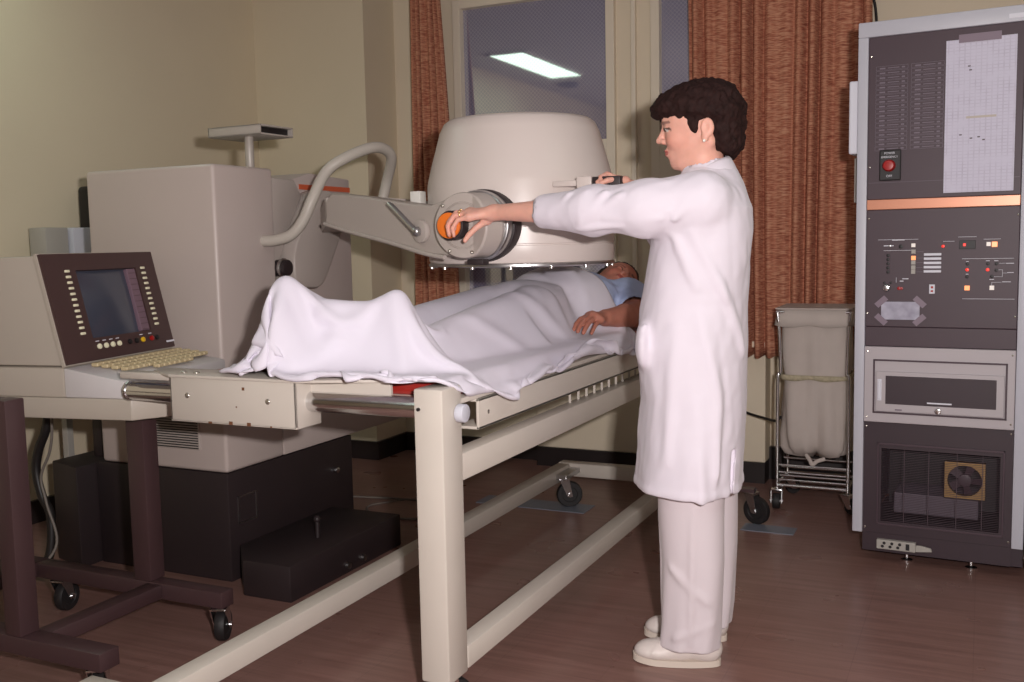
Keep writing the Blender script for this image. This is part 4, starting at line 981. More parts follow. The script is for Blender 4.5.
def head_colors(V, T, base, lip, s=1.0, brow=(.03,.015,.012), op_=True):
    Ti=T.inverted(); A=np.array(Ti.to_3x3()); t=np.array(Ti.translation); Q=(V@A.T+t)/s
    c=np.tile(np.array(base),(len(V),1)); x,y,z=Q.T
    def mixc(m,colr):
        nonlocal c; c=c*(1-m[:,None])+np.array(colr)*m[:,None]
    g=lambda v,w: np.exp(-(v/w)**2)
    front=(x>.02)
    blush=g(np.abs(y)-.042,.018)*g(z+.045,.022)*front; mixc(.35*blush,np.array(base)*np.array([1.05,.62,.58]))
    lm=((y/.022)**2+((z+.0715)/.0105)**2<1)&(x>.074)&(np.linalg.norm(Q,axis=1)<.2); mixc(lm*.85,lip)
    for sg in (1,-1):
        yy=np.abs(y-sg*.036); zz=z-(.0060-.12*np.clip(yy-.008,0,1)); bm_=(yy<.019)&(np.abs(zz)<.0034)&(x>.05); mixc(bm_*.6,brow)
        y0=np.abs(y-sg*.036); op=((y0/.0135)**2+((z+.0145)/.0050)**2<1)&(x>.045)&(x<.1)&op_; mixc(op*1.0,s2l(205,196,192)); ir=((y-sg*.036)**2+(z+.0140)**2<.0056**2)&op; mixc(ir*1.0,(.02,.012,.01)); lz=-.0095-(y0**2)*22; lash=(y0<.0175)&(np.abs(z-lz)<.0030)&(x>.04)&(x<.1); mixc(lash*.9,brow)
    return c
# ---- a hand made of palm, four fingers and a thumb from joint positions (body space)
def hand_ops(F, wrist, joints, thumb, rp=.0085, rt=.0095, palm_t=.012, kj=.008):
    W=np.array(wrist,float); kn=[np.array(j[0],float) for j in joints]
    palm=[Cone(W,k*.97+W*.03,palm_t*1.15,palm_t*.92) for k in kn]+[Cone(kn[i],kn[i+1],palm_t*.9,palm_t*.9) for i in range(3)]
    th0=np.array(thumb[0],float); palm.append(Cone(W,th0,palm_t*1.05,palm_t*1.05)); palm.append(Cone(th0,kn[0]*.6+W*.4,palm_t*.95,palm_t*.9))
    F.add(palm,.010,.016)
    fing=[]
    for i,j in enumerate(joints):
        r=[rp*1.03,rp*.97,rp*.90,rp*.78]; sc=(1,1.03,.98,.86)[i]
        for q in range(len(j)-1): fing.append(Cone(j[q],j[q+1],r[q]*sc,r[q+1]*sc))
    for q in range(len(thumb)-1): fing.append(Cone(thumb[q],thumb[q+1],rt*(1.15,1.0,.92)[q],rt*(1.0,.92,.78)[q]))
    F.add(fing,.0012,kj)
def lerp(a,b,t): return tuple(np.array(a)*(1-t)+np.array(b)*t)
def dist_pt(V,p): return np.linalg.norm(V-np.array(p),axis=1)

# ================================================================== the standing woman (x forward, y her left, z up)
wm = thing('person', 'standing woman in a long white coat, short dark hair, reaching to the orange knob', 'person', (-.74,2.69,0), math.atan2(-.254,-.967))
HT = Matrix.Translation((-.034,-.004,1.492)) @ Matrix.Rotation(math.radians(-4),4,'Z') @ Matrix.Rotation(math.radians(3),4,'Y')
SHL=(-.015,.150,1.298); ELL=(.245,.105,1.262); WRL=(.535,-.030,1.268)
SHR=(-.045,-.160,1.298); ELR=(.03,-.345,1.13); WRR=(.158,-.268,1.336)
B=Field()
# trunk and legs, continuous under the clothes
B.add([Ell((-.045,0,1.22),(.095,.150,.13)),Ell((-.04,0,1.05),(.090,.135,.16)),Ell((-.035,0,.90),(.105,.165,.13)),Cone((-.05,.12,1.285),(-.05,-.12,1.285),.045,.045)],.06,.06)
for s_,dx,fy in ((1,0,.050),(-1,-.02,-.130)):
    B.add([Cone((-.03+dx,s_*.085,.84),(-.018+dx,(s_*.085+fy)/2,.46),.085,.056),Cone((-.018+dx,(s_*.085+fy)/2,.46),(-.035+dx,fy,.09),.054,.036)],.02,.03)
    B.add([Cone((-.045+dx,fy,.05),(.09+dx,fy,.035),.034,.024)],.0,.02)
B.add([Cone((-.062,0,1.30),(-.050,0,1.40),.058,.050),Cone((-.050,0,1.36),(-.040,0,1.43),.050,.050)],.02,.03)
head_ops(B,HT)
B.add([Cone(SHL,ELL,.044,.036),Cone(ELL,lerp(ELL,WRL,.35),.036,.0345),Cone(lerp(ELL,WRL,.35),WRL,.0345,.0215)],.012,.03)
B.add([Cone(SHR,ELR,.044,.036),Cone(ELR,lerp(ELR,WRR,.35),.036,.0345),Cone(lerp(ELR,WRR,.35),WRR,.0345,.0225)],.012,.03)
# left hand drapes over the knob: knuckles high, fingers curling down its face, thumb coming up beneath
KX,KY,KZ=.675,-.05,1.233
JL=[[(.600,-.060,1.268),(.640,-.070,1.268),(.662,-.068,1.244),(.664,-.064,1.222)],      # index
    [(.610,-.044,1.271),(.652,-.046,1.270),(.674,-.042,1.243),(.673,-.040,1.216)],
    [(.612,-.026,1.266),(.652,-.024,1.262),(.672,-.020,1.233),(.668,-.020,1.206)],
    [(.606,-.009,1.256),(.638,-.004,1.249),(.654,-.002,1.225),(.650,-.003,1.204)]]
TLH=[(.560,-.045,1.248),(.592,-.036,1.226),(.612,-.028,1.206),(.622,-.020,1.190)]
hand_ops(B,WRL,JL,TLH,.0083,.0092,.0125)
# right hand closes round the grip of the drum
JR=[[(.196,-.252,1.363),(.232,-.240,1.380),(.250,-.222,1.370),(.246,-.212,1.354)],
    [(.205,-.247,1.351),(.243,-.234,1.365),(.258,-.214,1.355),(.250,-.206,1.338)],
    [(.208,-.243,1.336),(.246,-.232,1.346),(.258,-.213,1.335),(.247,-.206,1.321)],
    [(.205,-.243,1.321),(.238,-.235,1.327),(.249,-.220,1.317),(.240,-.213,1.306)]]
TRH=[(.178,-.240,1.358),(.205,-.216,1.363),(.228,-.205,1.359),(.246,-.203,1.352)]
hand_ops(B,WRR,JR,TRH,.0082,.0092,.0120)
V,Fc=surface(B,(-.25,-.45,-.01),(.75,.25,1.66),.0034)
SK=s2l(224,168,150); LIP=s2l(168,78,76)
col=head_colors(V,HT,SK,LIP)
hm=np.clip(1-dist_pt(V,(.66,-.02,1.235))/.05,0,1)[:,None]; col=col*(1-.25*hm)+np.array(s2l(225,120,95))*.25*hm
kn=np.zeros(len(V))
for j in JL+JR:
    for q in (1,2,3): kn=np.maximum(kn,np.exp(-(dist_pt(V,j[q])/.009)**2))
col=col*(1-.22*kn[:,None])+np.array(s2l(215,120,100))*.22*kn[:,None]
body=mesh_obj('body',V,Fc,M['skin'],wm,col,2)
def eyes(parent,T,s=1.0,look=0):
    for y in (.031,-.031):
        c=T@Vector((.0765*s,y*s,-.0105*s)); 
        bm=new(); ball(bm,c,.0118*s,20); e_=obj('eye',bm,M['eyew'],parent,170)
        c2=T@Vector((.0865*s,(y+look)*s,-.0105*s)); bm=new(); ball(bm,c2,.0040*s,12); obj('iris',bm,M['iris'],e_,170)
# open the lids: narrow dark-lashed gap is modelled by letting the eyeball stand slightly proud
# hair
Hh=Field(); R_=np.array(HT.to_3x3())
def hp_(x,y,z): v=HT@Vector((x,y,z)); return (v.x,v.y,v.z)
Hh.add([Ell(hp_(-.020,0,.038),(.103,.088,.077),R_),Ell(hp_(.030,0,.052),(.085,.078,.046),R_),Ell(hp_(.075,0,.042),(.040,.056,.022),R_),Ell(hp_(-.066,0,.00),(.060,.080,.085),R_),Ell(hp_(-.084,0,-.056),(.034,.058,.042),R_)],.03,.02)
Hh.sub([Ell(hp_(.078,0,-.048),(.075,.095,.066),R_),Ell(hp_(.000,.090,-.056),(.050,.040,.054),R_),Ell(hp_(.000,-.090,-.056),(.050,.040,.054),R_)],.008)
Hh.add([Cone(hp_(.016,s_*.068,.030),hp_(.006,s_*.0715,-.026),.011,.0028) for s_ in (1,-1)]+[Cone(hp_(-.012,s_*.070,.028),hp_(.003,s_*.0720,-.018),.011,.0030) for s_ in (1,-1)],.004,.010)
def hairn(P,d):
    Q=(P-np.array(hp_(-.02,0,.03))); th=np.arctan2(Q[:,1],Q[:,0]); 
    return d-.0040*nz(P,55,5)-.0019*nz(P*np.array([1,1,.45]),170,6)-.0014*nz(P,120,9)-.0008*nz(P*np.array([1,1,.3]),420,7)
Hh.disp.append(hairn)
V,Fc=surface(Hh,(-.22,-.14,1.34),(.14,.14,1.66),.0026); mesh_obj('hair',V,Fc,M['hair'],wm,None,0,'short thick dark brown hair')
c=HT@Vector((-.020,.084,-.056)); bm=new(); ball(bm,c,.0042,14); obj('earring',bm,M['pearl'],wm,170,'small pearl earring')
c=HT@Vector((-.020,-.084,-.056)); bm=new(); ball(bm,c,.0042,14); obj('earring',bm,M['pearl'],wm,170,'small pearl earring')
for a,b_,t in ((JL[1][0],JL[1][1],.62),(JL[2][0],JL[2][1],.62)):
    p_=Vector(lerp(a,b_,t)); d_=(Vector(b_)-Vector(a)).normalized(); q_=Vector((0,0,1)).rotation_difference(d_).to_matrix().to_4x4(); bm=new()
    lathe(bm,[(.0098,-.0016),(.0108,-.0010),(.0108,.0010),(.0098,.0016),(.0092,0),(.0098,-.0016)],24,Matrix.Translation(p_)@q_)
    side=(Vector((0,.75,.66))-d_*d_.dot(Vector((0,.75,.66)))).normalized(); ball(bm,p_+side*.0125,.0032,10); obj('ring',bm,M['pearl'] if t>.65 else M['gold'],wm,60,'gold ring with a pale stone')
# trousers
Tr=Field()
def legfold(ph): return lambda th,z: .004*np.sin(3*th+ph+z*4)*np.clip(1-z/.9,.2,1)+.003*np.sin(7*th+ph*2-z*6)*np.clip((.35-z)/.3,0,1)
Tr.add([Stack([(.052,-.010,.050,.080,.068),(.12,-.016,.052,.080,.072),(.30,-.022,.060,.084,.078),(.46,-.016,.068,.090,.084),(.62,-.02,.088,.098,.092),(.78,-.03,.080,.11,.095)],2.2,legfold(0)),
        Stack([(.052,-.052,-.130,.078,.066),(.12,-.058,-.128,.080,.070),(.30,-.062,-.120,.084,.076),(.46,-.055,-.108,.090,.082),(.62,-.04,-.088,.098,.092),(.78,-.03,-.080,.11,.095)],2.2,legfold(2)),
        Stack([(.74,-.03,0,.115,.165),(.98,-.03,0,.10,.145)],2.2)],.012,.02)
Tr.sub([Ell((-.012,.050,.036),(.066,.054,.030)),Ell((-.053,-.130,.036),(.066,.054,.030))],.006)
Tr.disp.append(creases([((-.02,.150,.46),(-.012,.120,.08),.0035,.012),((.05,.12,.30),(-.06,.13,.20),.004,.014),((-.07,.11,.14),(.04,.115,.09),.004,.012),((.068,.07,.44),(.064,.05,.08),.004,.010)]))
V,Fc=surface(Tr,(-.22,-.24,.02),(.16,.22,1.0),.005); mesh_obj('trousers',V,Fc,M['trouser'],wm,None,2,'pale lilac-white cotton trousers')
# shoes
for s_,y,dx in ((1,.050,0),(-1,-.130,-.022)):
    Sh=Field(); 
    Sh.add([Cone((-.060+dx,y,.046),(.020+dx,y,.046),.034,.034),Cone((.02+dx,y,.042),(.105+dx,y,.032),.035,.024),Ell((.085+dx,y,.034),(.060,.044,.026)),Ell((-.055+dx,y,.050),(.040,.034,.042))],.02,.02)
    Sh.sub([Box3((.03+dx,y,-.03),(.2,.1,.048))],.002)
    Sh.disp.append(creases([((.095+dx,y+s_*.050,.036),(.065+dx,y,.066),.002,.006),((.065+dx,y,.070),(.095+dx,y-s_*.05,.036),.002,.006)]))
    V,Fc=surface(Sh,(-.16,y-.08,.0),(.19,y+.08,.12),.003); so=mesh_obj('shoe',V,Fc,M['shoe'],wm,None,1,'white low laced walking shoe')
    out=[]; 
    for k in range(40):
        a=2*PI*k/40; cx=math.cos(a); x=.027+.122*cx; w_=(.036+.010*(.5+.5*cx))*abs(math.sin(a))**.75*(1 if math.sin(a)>=0 else -1); out.append((x+dx,y+w_,.001+max(0,(x-.09))*.12))
    bm=new(); prism(bm,out,(0,0,.018)); obj('sole',bm,M['sole'],so,50)
    bm=new()
    for q in range(3):
        xx=.062+.014*q+dx; zz=.0665-.0050*q; tube(bm,[(xx,y-.024,zz-.010),(xx+.002,y-.010,zz),(xx+.003,y+.010,zz),(xx,y+.024,zz-.010)],.0022,6,sub=4)
    tube(bm,[(.060+dx,y,.070),(.066+dx,y+.018,.073),(.074+dx,y+.024,.062),(.064+dx,y+.014,.066),(.060+dx,y,.070)],.002,6,sub=4); obj('shoelace',bm,M['shoe'],so,60)
# coat
Ct=Field()
def skirt(th,z):
    g_=np.clip((1.0-z)/.55,0,1)
    return g_*(.006*np.sin(4*th+1.0)+.005*np.sin(7*th+2.2))
torso=Stack([(.502,-.008,0,.146,.205),(.53,-.009,0,.144,.204),(.60,-.014,0,.143,.205),(.74,-.022,0,.142,.198),(.89,-.018,0,.150,.190),(1.01,-.024,0,.143,.178),(1.12,-.036,0,.138,.180),(1.20,-.046,0,.134,.182),(1.26,-.052,0,.126,.176),(1.31,-.056,0,.104,.150),(1.34,-.062,0,.085,.105),(1.36,-.066,0,.070,.078)],2.25,skirt)
Ct.add([torso],.0,.0)
Ct.add([Cone((-.045,.135,1.285),(-.045,-.135,1.285),.062,.062)],.0,.03)
cuf=lerp(ELL,WRL,.56)
Ct.add([Cone((-.035,.13,1.275),(.10,.140,1.262),.078,.070),Cone((.10,.14,1.262),ELL,.070,.060),Cone(ELL,lerp(ELL,WRL,.44),.062,.047)],.03,.035)
Ct.add([Cone((-.045,-.14,1.28),ELR,.066,.056),Cone(ELR,lerp(ELR,WRR,.78),.056,.042)],.02,.03)
Ct.add([Ell((.110,.110,.900),(.021,.058,.060))],.0,.025)
Ct.sub([Cone(cuf,lerp(ELL,WRL,.40),.040,.041)],.002)
Ct.add([Cone((-.064,0,1.30),(-.060,0,1.372),.078,.062)],.0,.03)
Ct.sub([Cone((-.056,0,1.370),(-.048,0,1.46),.057,.068)],.003)
Ct.sub([Cone((.05,0,1.43),(.085,0,1.27),.050,.012)],.006)
Ct.sub([Box3((-.118,.20,.50),(.0045,.085,.125),np.array(Matrix.Rotation(math.radians(-3),3,'Y')))],.004)
Ct.sub([Cone((.142,.012,.40),(.112,.010,1.22),.006,.003)],.004)
Ct.disp.append(creases([
 ((-.02,.175,1.20),(-.11,.165,1.02),.007,.014),((-.09,.17,1.07),(-.155,.10,.88),.007,.016),((.03,.165,1.20),(-.03,.18,1.06),.006,.015),((-.10,.15,1.25),(-.15,.10,1.12),.005,.016),((-.04,.18,.98),(-.10,.19,.72),.004,.022),
 ((.02,.17,.95),(.05,.19,.60),.005,.022),((-.08,.18,.80),(-.09,.20,.50),.005,.018),((.09,.16,1.18),(.105,.14,.95),.004,.012),
 ((.00,.16,1.33),(.13,.19,1.30),.006,.012),((.02,.20,1.25),(.17,.18,1.29),.007,.012),((.06,.205,1.235),(.20,.17,1.24),.006,.012),((.16,.19,1.30),(.22,.16,1.25),.007,.011),((.20,.17,1.31),(.27,.15,1.23),.008,.010),((.25,.15,1.31),(.31,.12,1.24),.007,.010),((.30,.13,1.31),(.34,.10,1.25),.006,.009),((.16,.18,1.22),(.28,.14,1.215),.006,.010),((-.02,.19,1.30),(.03,.21,1.22),.006,.012),
 ((-.06,.14,1.34),(-.03,.19,1.24),.005,.009),((-.04,.205,.62),(-.045,.21,.45),.004,.016)]))
Ct.disp.append(lambda P,d: d-.0020*nz(P*np.array([1,1,.5]),26,11)-.0010*nz(P*np.array([1,1,.6]),70,12))
Ct.disp.append(lambda P,d: d-.0022*np.exp(-((P[:,2]-.514)/.010)**2)*(P[:,2]<.55))
V,Fc=surface(Ct,(-.26,-.45,.42),(.46,.27,1.42),.004); coat=mesh_obj('lab_coat',V,Fc,M['coat'],wm,None,2,'knee-length white coat with long sleeves')
# folded collar hugging the neck
bm=new(); n=56; ring=[]
for k in range(n+1):
    a=math.radians(42)+math.radians(276)*k/n; c_=math.cos(a); s_=math.sin(a); b_=.5-.5*c_
    zb=1.335+.030*b_; top=zb+.018+.022*b_
    ring.append((bm.verts.new((-.057+.056*c_,.056*s_,zb)),bm.verts.new((-.054+.058*c_,.058*s_,top)),bm.verts.new((-.056+.066*c_,.067*s_,top-.004)),bm.verts.new((-.060+.082*c_,.088*s_,zb-.006))))
for a_,b_ in zip(ring,ring[1:]):
    for q in range(3): bm.faces.new([a_[q],b_[q],b_[q+1],a_[q+1]])
co=obj('collar',bm,M['coat'],coat,170); co.modifiers.new('t','SOLIDIFY').thickness=.003; co.modifiers.new('s','SUBSURF').render_levels=1
# ================================================================== the patient lying on the table (room coordinates, head away from the camera)
pt = thing('person', 'patient lying on the table under the sheet, face turned up, bare forearm outside', 'person', (-1.45,3.3,.838))
PO = np.array((-1.45,3.3,.838))
def PL(o): o.location = (-PO[0],-PO[1],-PO[2]); return o
fw = Vector((.76,-.22,.62)).normalized(); upv = Vector((-.06,.985,.16)); upv = (upv-fw*upv.dot(fw)).normalized(); lf = upv.cross(fw)
PT = Matrix(((fw.x,lf.x,upv.x,-1.425),(fw.y,lf.y,upv.y,4.05),(fw.z,lf.z,upv.z,.992),(0,0,0,1)))
Bp = Field()
Bp.add([Ell((-1.47,3.58,.955),(.185,.26,.100)),Ell((-1.49,3.24,.940),(.160,.19,.092)),Cone((-1.30,3.80,.955),(-1.63,3.80,.955),.065,.065)],.06,.06)
LT, RT = (-1.425,2.300,1.025), (-1.675,2.150,1.070)
for hx_,kx,an,toe in ((-1.40,-1.42,(-1.425,2.36,.885),LT),(-1.58,-1.63,(-1.665,2.22,.885),RT)):
    Bp.add([Cone((hx_,3.15,.935),(kx,2.78,.920),.082,.056),Cone((kx,2.78,.920),an,.056,.036)],.02,.03)
    Bp.add([Cone((an[0],an[1]+.01,.875),(an[0],an[1]-.02,.93),.034,.034),Cone((an[0],an[1],.90),toe,.034,.026)],.015,.02)
Bp.add([Cone((-1.45,3.86,.965),(-1.435,3.97,.985),.060,.058)],.0,.03)
head_ops(Bp,PT,1.04,True)
SL_, EL_, WL_ = (-1.255,3.80,.950), (-1.185,3.60,.900), (-1.228,3.395,.905)
Bp.add([Cone(SL_,EL_,.056,.044),Cone(EL_,lerp(EL_,WL_,.35),.043,.044),Cone(lerp(EL_,WL_,.35),WL_,.044,.030)],.015,.03)
SR_, ER_, WR_ = (-1.66,3.80,.950), (-1.75,3.55,.895), (-1.72,3.30,.89)
Bp.add([Cone(SR_,ER_,.056,.044),Cone(ER_,WR_,.044,.030)],.015,.03)
J = [[(-1.262,3.318,.918),(-1.275,3.268,.910),(-1.280,3.236,.893),(-1.280,3.217,.877)],
     [(-1.247,3.310,.920),(-1.256,3.256,.908),(-1.260,3.221,.888),(-1.260,3.202,.872)],
     [(-1.232,3.308,.914),(-1.238,3.256,.900),(-1.241,3.224,.880),(-1.241,3.207,.866)],
     [(-1.218,3.312,.904),(-1.220,3.272,.890),(-1.221,3.247,.874),(-1.221,3.232,.863)]]
TH = [(-1.262,3.365,.905),(-1.296,3.335,.895),(-1.318,3.310,.888),(-1.330,3.295,.884)]
hand_ops(Bp,WL_,J,TH,.0092,.0105,.0150)
hand_ops(Bp,WR_,[[(-1.70+.02*k,3.22,.90),(-1.69+.02*k,3.18,.895),(-1.69+.02*k,3.155,.885),(-1.69+.02*k,3.14,.875)] for k in range(4)],[(-1.68,3.27,.885),(-1.655,3.24,.88),(-1.64,3.22,.876),(-1.63,3.20,.872)],.0092,.0105,.0150)
V,Fc = surface(Bp,(-1.86,2.06,.80),(-1.08,4.20,1.16),.0042)
SK2 = s2l(184,120,102); col = head_colors(V,PT,SK2,s2l(150,70,64),1.04,s2l(48,32,28),False)
PL(mesh_obj('body',V,Fc,M['skin'],pt,col,2))
Hp = Field(); Rp = np.array(PT.to_3x3())
def pp(x,y,z): v = PT@Vector((x,y,z)); return (v.x,v.y,v.z)
Hp.add([Ell(pp(-.030,0,.040),(.102,.090,.090),Rp),Ell(pp(.030,0,.072),(.055,.062,.040),Rp),Ell(pp(-.01,0,.085),(.080,.078,.050),Rp),Ell(pp(-.055,0,-.035),(.055,.072,.055),Rp)],.02,.02)
Hp.sub([Ell(pp(.095,0,-.030),(.072,.078,.092),Rp),Ell(pp(.02,.09,-.05),(.05,.035,.05),Rp),Ell(pp(.02,-.09,-.05),(.05,.035,.05),Rp)],.01)
Hp.disp.append(lambda P,d: d-.003*nz(P,110,15)-.0015*nz(P,300,16))
V,Fc = surface(Hp,(-1.62,3.85,.84),(-1.25,4.22,1.20),.0035); PL(mesh_obj('hair',V,Fc,M['hair2'],pt,None,1,'dark brown hair'))
for y in (.031,-.031):   # closed lids: no eyeballs to be seen
    pass
# gown
G = Field()
G.add([Ell((-1.47,3.60,.960),(.200,.29,.114)),Cone((-1.285,3.81,.953),(-1.64,3.81,.953),.070,.070),Cone((-1.27,3.80,.955),lerp(SL_,EL_,.62),.076,.066),Cone((-1.65,3.80,.955),lerp(SR_,ER_,.62),.076,.066)],.03,.03)
G.sub([Cone((-1.45,3.86,1.0),(-1.435,3.98,1.02),.062,.070)],.006)
G.sub([Cone(lerp(SL_,EL_,.5),lerp(SL_,EL_,.9),.052,.054)],.002)
G.disp.append(lambda P,d: d-.003*nz(P,28,21)-.0012*nz(P,75,22))
V,Fc = surface(G,(-1.86,3.25,.80),(-1.10,3.96,1.12),.0052); PL(mesh_obj('gown',V,Fc,M['gown'],pt,None,2,'pale blue hospital gown'))
# pillow
Pw = Field(); Pw.add([Ell((-1.47,4.07,.885),(.23,.145,.055))],0,0); Pw.disp.append(lambda P,d: d-.003*nz(P,22,31))
Pw.sub([Ell(pp(-.02,0,.0),(.092,.078,.10),Rp)],.02)
V,Fc = surface(Pw,(-1.75,3.90,.80),(-1.2,4.25,.97),.007); po = mesh_obj('pillow',V,Fc,M['pillow'],None,None,2); tag(po,'thin white pillow under the patient\'s head','pillow')

# ------------------------------------------------------------------ sheet: a draped cloth, relaxed over the body by constraint projection
def support():
    xs = np.arange(-2.3,-.9,.01); ys = np.arange(1.85,4.0,.01); X_,Y_ = np.meshgrid(xs,ys,indexing='ij'); P = np.stack([X_.ravel(),Y_.ravel()],1)
    H = np.full(len(P),.2); tab = (P[:,0]>-1.99)&(P[:,0]<-1.175)&(P[:,1]>2.03); H[tab] = .842
    H[(P[:,0]>=-1.175)&(P[:,0]<-1.14)&(P[:,1]>2.2)] = .792
    H[(P[:,0]>-2.1)&(P[:,0]<-1.33)&(P[:,1]>2.03)&(P[:,1]<2.16)] = .85
    def up(prims):
        for p in prims:
            if isinstance(p,Ell):
                q = ((P-p.c[:2])/p.r[:2]); s_ = 1-(q**2).sum(1); m = s_>0; H[m] = np.maximum(H[m],p.c[2]+.010+p.r[2]*np.sqrt(s_[m]))
            elif isinstance(p,Cone):
                for t in np.linspace(0,1,24):
                    c = p.a*(1-t)+p.b*t; r_ = p.ra*(1-t)+p.rb*t+.008; s_ = r_*r_-((P-c[:2])**2).sum(1); m = s_>0; H[m] = np.maximum(H[m],c[2]+np.sqrt(s_[m]))
    for i,(t,pr,_,_) in enumerate(Bp.ops[:6]): 
        if t == 'add': up(pr)
    up([Ell((-1.47,3.58,.962),(.198,.27,.112))])
    up([Cone((RT[0],RT[1]+.02,RT[2]-.055),(LT[0],LT[1],LT[2]-.035),.02,.02)])
    H = H.reshape(len(xs),len(ys)); tabm = tab.reshape(H.shape)
    # the cloth bridges steep sides: limit the slope (steeper over the raised feet)
    slope = np.where(ys < 2.42, 2.8, np.where(ys < 2.95, 1.2, 2.2))[None,:]*.01
    for _ in range(60):
        D_ = H.copy()
        for di,dj in ((1,0),(-1,0),(0,1),(0,-1)):
            D_ = np.maximum(D_, np.roll(np.roll(H,di,0),dj,1)-slope)
        for di,dj in ((1,1),(-1,1),(1,-1),(-1,-1)):
            D_ = np.maximum(D_, np.roll(np.roll(H,di,0),dj,1)-slope*1.41)
        H = np.where(tabm|(D_>.86), D_, H)
    return xs,ys,H+.006
xs,ys,HF = support()
def hsamp(x,y):
    i = np.clip((x-xs[0])/.01,0,len(xs)-1.001); j = np.clip((y-ys[0])/.01,0,len(ys)-1.001); a=i.astype(int); b=j.astype(int); u=i-a; v=j-b
    return HF[a,b]*(1-u)*(1-v)+HF[a+1,b]*u*(1-v)+HF[a,b+1]*(1-u)*v+HF[a+1,b+1]*u*v
def drape():
    sp = .0165; nx, ny = 60, 107
    gx = np.arange(nx)*sp; gy = np.arange(ny)*sp
    X_,Y_ = np.meshgrid(gx-gx[-1]/2,gy,indexing='ij')
    sk = math.radians(3)
    P = np.stack([-1.525+X_*.955+Y_*.02+.085*np.clip((Y_-.62)/.30,0,1), 1.865+Y_*.975+X_*.03, np.full_like(X_,1.125)],-1)
    P[...,2] += .006*np.sin(X_*31+Y_*13)+.005*np.sin(Y_*23-X_*17)
    Vv = np.zeros_like(P); dt = .012
    S_ = []
    for (di,dj,w) in ((1,0,1),(0,1,1),(1,1,.5),(1,-1,.5),(2,0,.05),(0,2,.05)):
        for par in (0,1):
            i = np.arange(0,nx-di); j = np.arange(max(0,-dj),ny-max(dj,0)); I,Jj = np.meshgrid(i,j,indexing='ij')
            key_ = (I//max(di,1))%2 if di else (Jj//max(dj,1))%2
            m = key_==par; S_.append((I[m],Jj[m],I[m]+di,Jj[m]+dj,sp*math.hypot(di,dj),w))
    for it in range(260):
        Vv[...,2] -= 9.8*dt; Vv *= .985; Q = P+Vv*dt
        for k in range(7):
            for a,b,c,d_,L,w in S_:
                e_ = Q[c,d_]-Q[a,b]; l = np.linalg.norm(e_,axis=1,keepdims=True); g_ = e_*(.5*w*(1-L/np.maximum(l,1e-9))); Q[a,b] += g_; Q[c,d_] -= g_
            h_ = hsamp(Q[...,0],Q[...,1]); lowm = Q[...,2] < h_; 
            Q[...,2] = np.where(lowm,h_,Q[...,2])
        h_ = hsamp(Q[...,0],Q[...,1]); con = Q[...,2] < h_+.0015
        Q[con,:2] = Q[con,:2]*.25+P[con,:2]*.75
        Vv = np.clip((Q-P)/dt,-1.2,1.2); P = Q
    return P
SH = drape()
def ridges(P):
    """sharper folds pulled between the feet and across the body"""
    du = np.gradient(P,axis=0); dv = np.gradient(P,axis=1); n_ = np.cross(du,dv); n_ /= np.maximum(np.linalg.norm(n_,axis=2,keepdims=True),1e-9)
    n_ *= np.where(n_[...,2:3] < 0,-1,1)
    off = np.zeros(P.shape[:2])
    for a,b,h_,w_ in (((-1.66,2.11,1.09),(-1.49,2.11,.90),-.010,.022),((-1.44,2.27,1.05),(-1.60,2.07,.87),.012,.020),((-1.56,2.20,1.05),(-1.53,2.12,.93),.009,.020),((-1.43,2.27,1.05),(-1.30,2.16,.86),.010,.022),
        ((-1.66,2.12,1.09),(-1.63,2.06,.87),.008,.018),((-1.40,2.60,1.0),(-1.22,2.80,.86),.009,.028),((-1.42,2.95,1.02),(-1.23,3.12,.87),.010,.026),((-1.36,2.62,.97),(-1.40,3.0,1.02),.008,.030),
        ((-1.60,3.45,1.07),(-1.30,3.28,.99),.010,.020),((-1.56,3.56,1.07),(-1.28,3.40,.97),.009,.018),((-1.52,3.68,1.06),(-1.26,3.52,.95),.009,.018),((-1.50,3.18,1.04),(-1.34,3.05,.97),.008,.022)):
        a = np.array(a); b = np.array(b); ab = b-a; t = np.clip(((P-a)@ab)/(ab@ab),0,1); q = np.linalg.norm(P-a-t[...,None]*ab,axis=2)
        # measured sideways only, so a fold need not lie exactly on the cloth
        s_ = (P-a-t[...,None]*ab); s_ = s_-n_*(s_*n_).sum(2,keepdims=True); qs = np.linalg.norm(s_,axis=2)
        off += h_*np.exp(-(qs/w_)**2)*(q < .12)*np.sin(PI*np.clip(t*.92+.04,0,1))**.6
    return P+n_*off[...,None]
SH = ridges(SH)
bm = new(); nx,ny = SH.shape[:2]; vs_ = [[bm.verts.new(SH[i,j]) for j in range(ny)] for i in range(nx)]
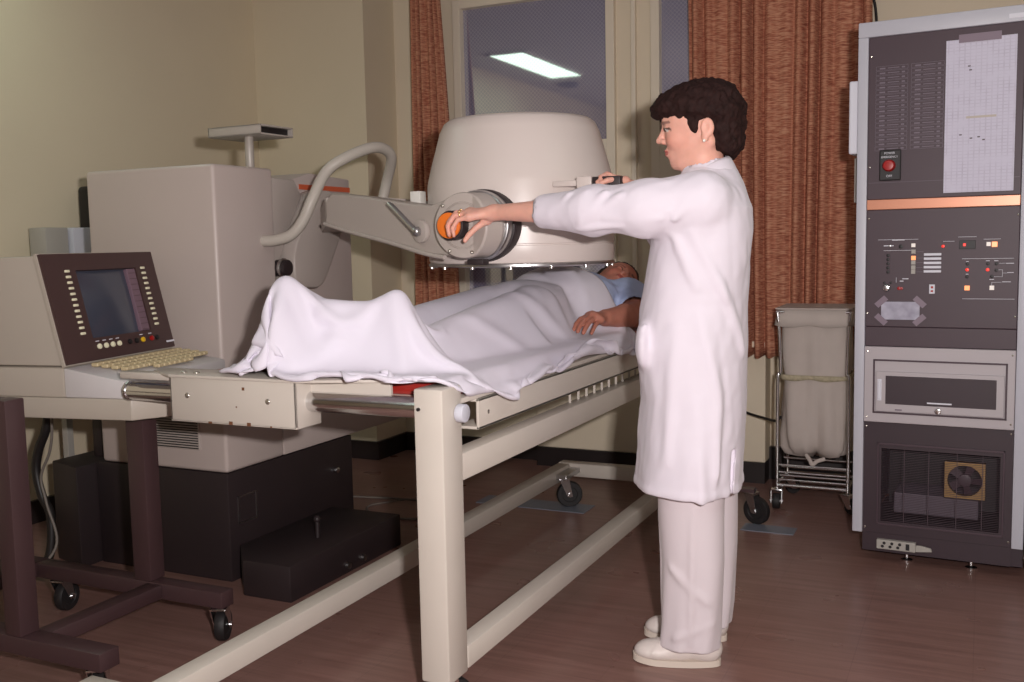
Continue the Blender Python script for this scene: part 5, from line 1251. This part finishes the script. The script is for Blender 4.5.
for i in range(nx-1):
    for j in range(ny-1): bm.faces.new([vs_[i][j],vs_[i+1][j],vs_[i+1][j+1],vs_[i][j+1]])
so = obj('bed_sheet', bm, M['sheet'], None, 180)
m_ = so.modifiers.new('relax','SMOOTH'); m_.iterations = 1; m_.factor = .5
m_ = so.modifiers.new('sub','SUBSURF'); m_.levels = m_.render_levels = 1
m_ = so.modifiers.new('t','SOLIDIFY'); m_.thickness = .002; m_.offset = 1
tag(so,'white sheet draped over the patient from raised feet to chest','sheet')
# ------------------------------------------------------------------ camera and light
cam = bpy.data.cameras.new('camera'); co = bpy.data.objects.new('camera', cam); C.objects.link(co)
cam.sensor_width = 36; cam.sensor_fit = 'HORIZONTAL'; cam.lens = 1000/1024*36
yaw, pitch, roll = math.radians(25.27), math.radians(5.593), math.radians(-1.173)
f = Vector((-math.sin(yaw)*math.cos(pitch), math.cos(yaw)*math.cos(pitch), -math.sin(pitch))); r = Vector((math.cos(yaw), math.sin(yaw), 0)); u = r.cross(f)
r2 = math.cos(roll)*r+math.sin(roll)*u; u2 = -math.sin(roll)*r+math.cos(roll)*u
co.matrix_world = Matrix(((r2.x,u2.x,-f.x,0),(r2.y,u2.y,-f.y,0),(r2.z,u2.z,-f.z,1.18),(0,0,0,1)))
bpy.context.scene.camera = co
# the photographer's flash, held just right of and above the lens
fl = bpy.data.lights.new('flash', 'AREA'); fl.shape = 'RECTANGLE'; fl.size = .07; fl.size_y = .045; fl.energy = FLASH; fl.color = (1.0,.94,.925)
fo = bpy.data.objects.new('flash', fl); C.objects.link(fo)
fo.matrix_world = Matrix.Translation(Vector((0,0,1.18))+r2*.17+u2*.11-f*.02) @ co.matrix_world.to_3x3().to_4x4()
w = bpy.data.worlds.new('world'); bpy.context.scene.world = w; w.use_nodes = True
w.node_tree.nodes['Background'].inputs[0].default_value = (.02,.02,.03,1); w.node_tree.nodes['Background'].inputs[1].default_value = 1
vs = bpy.context.scene.view_settings; vs.view_transform = 'Standard'; vs.look = 'None'; vs.gamma = 1; vs.exposure = 0; vs.use_curve_mapping = False
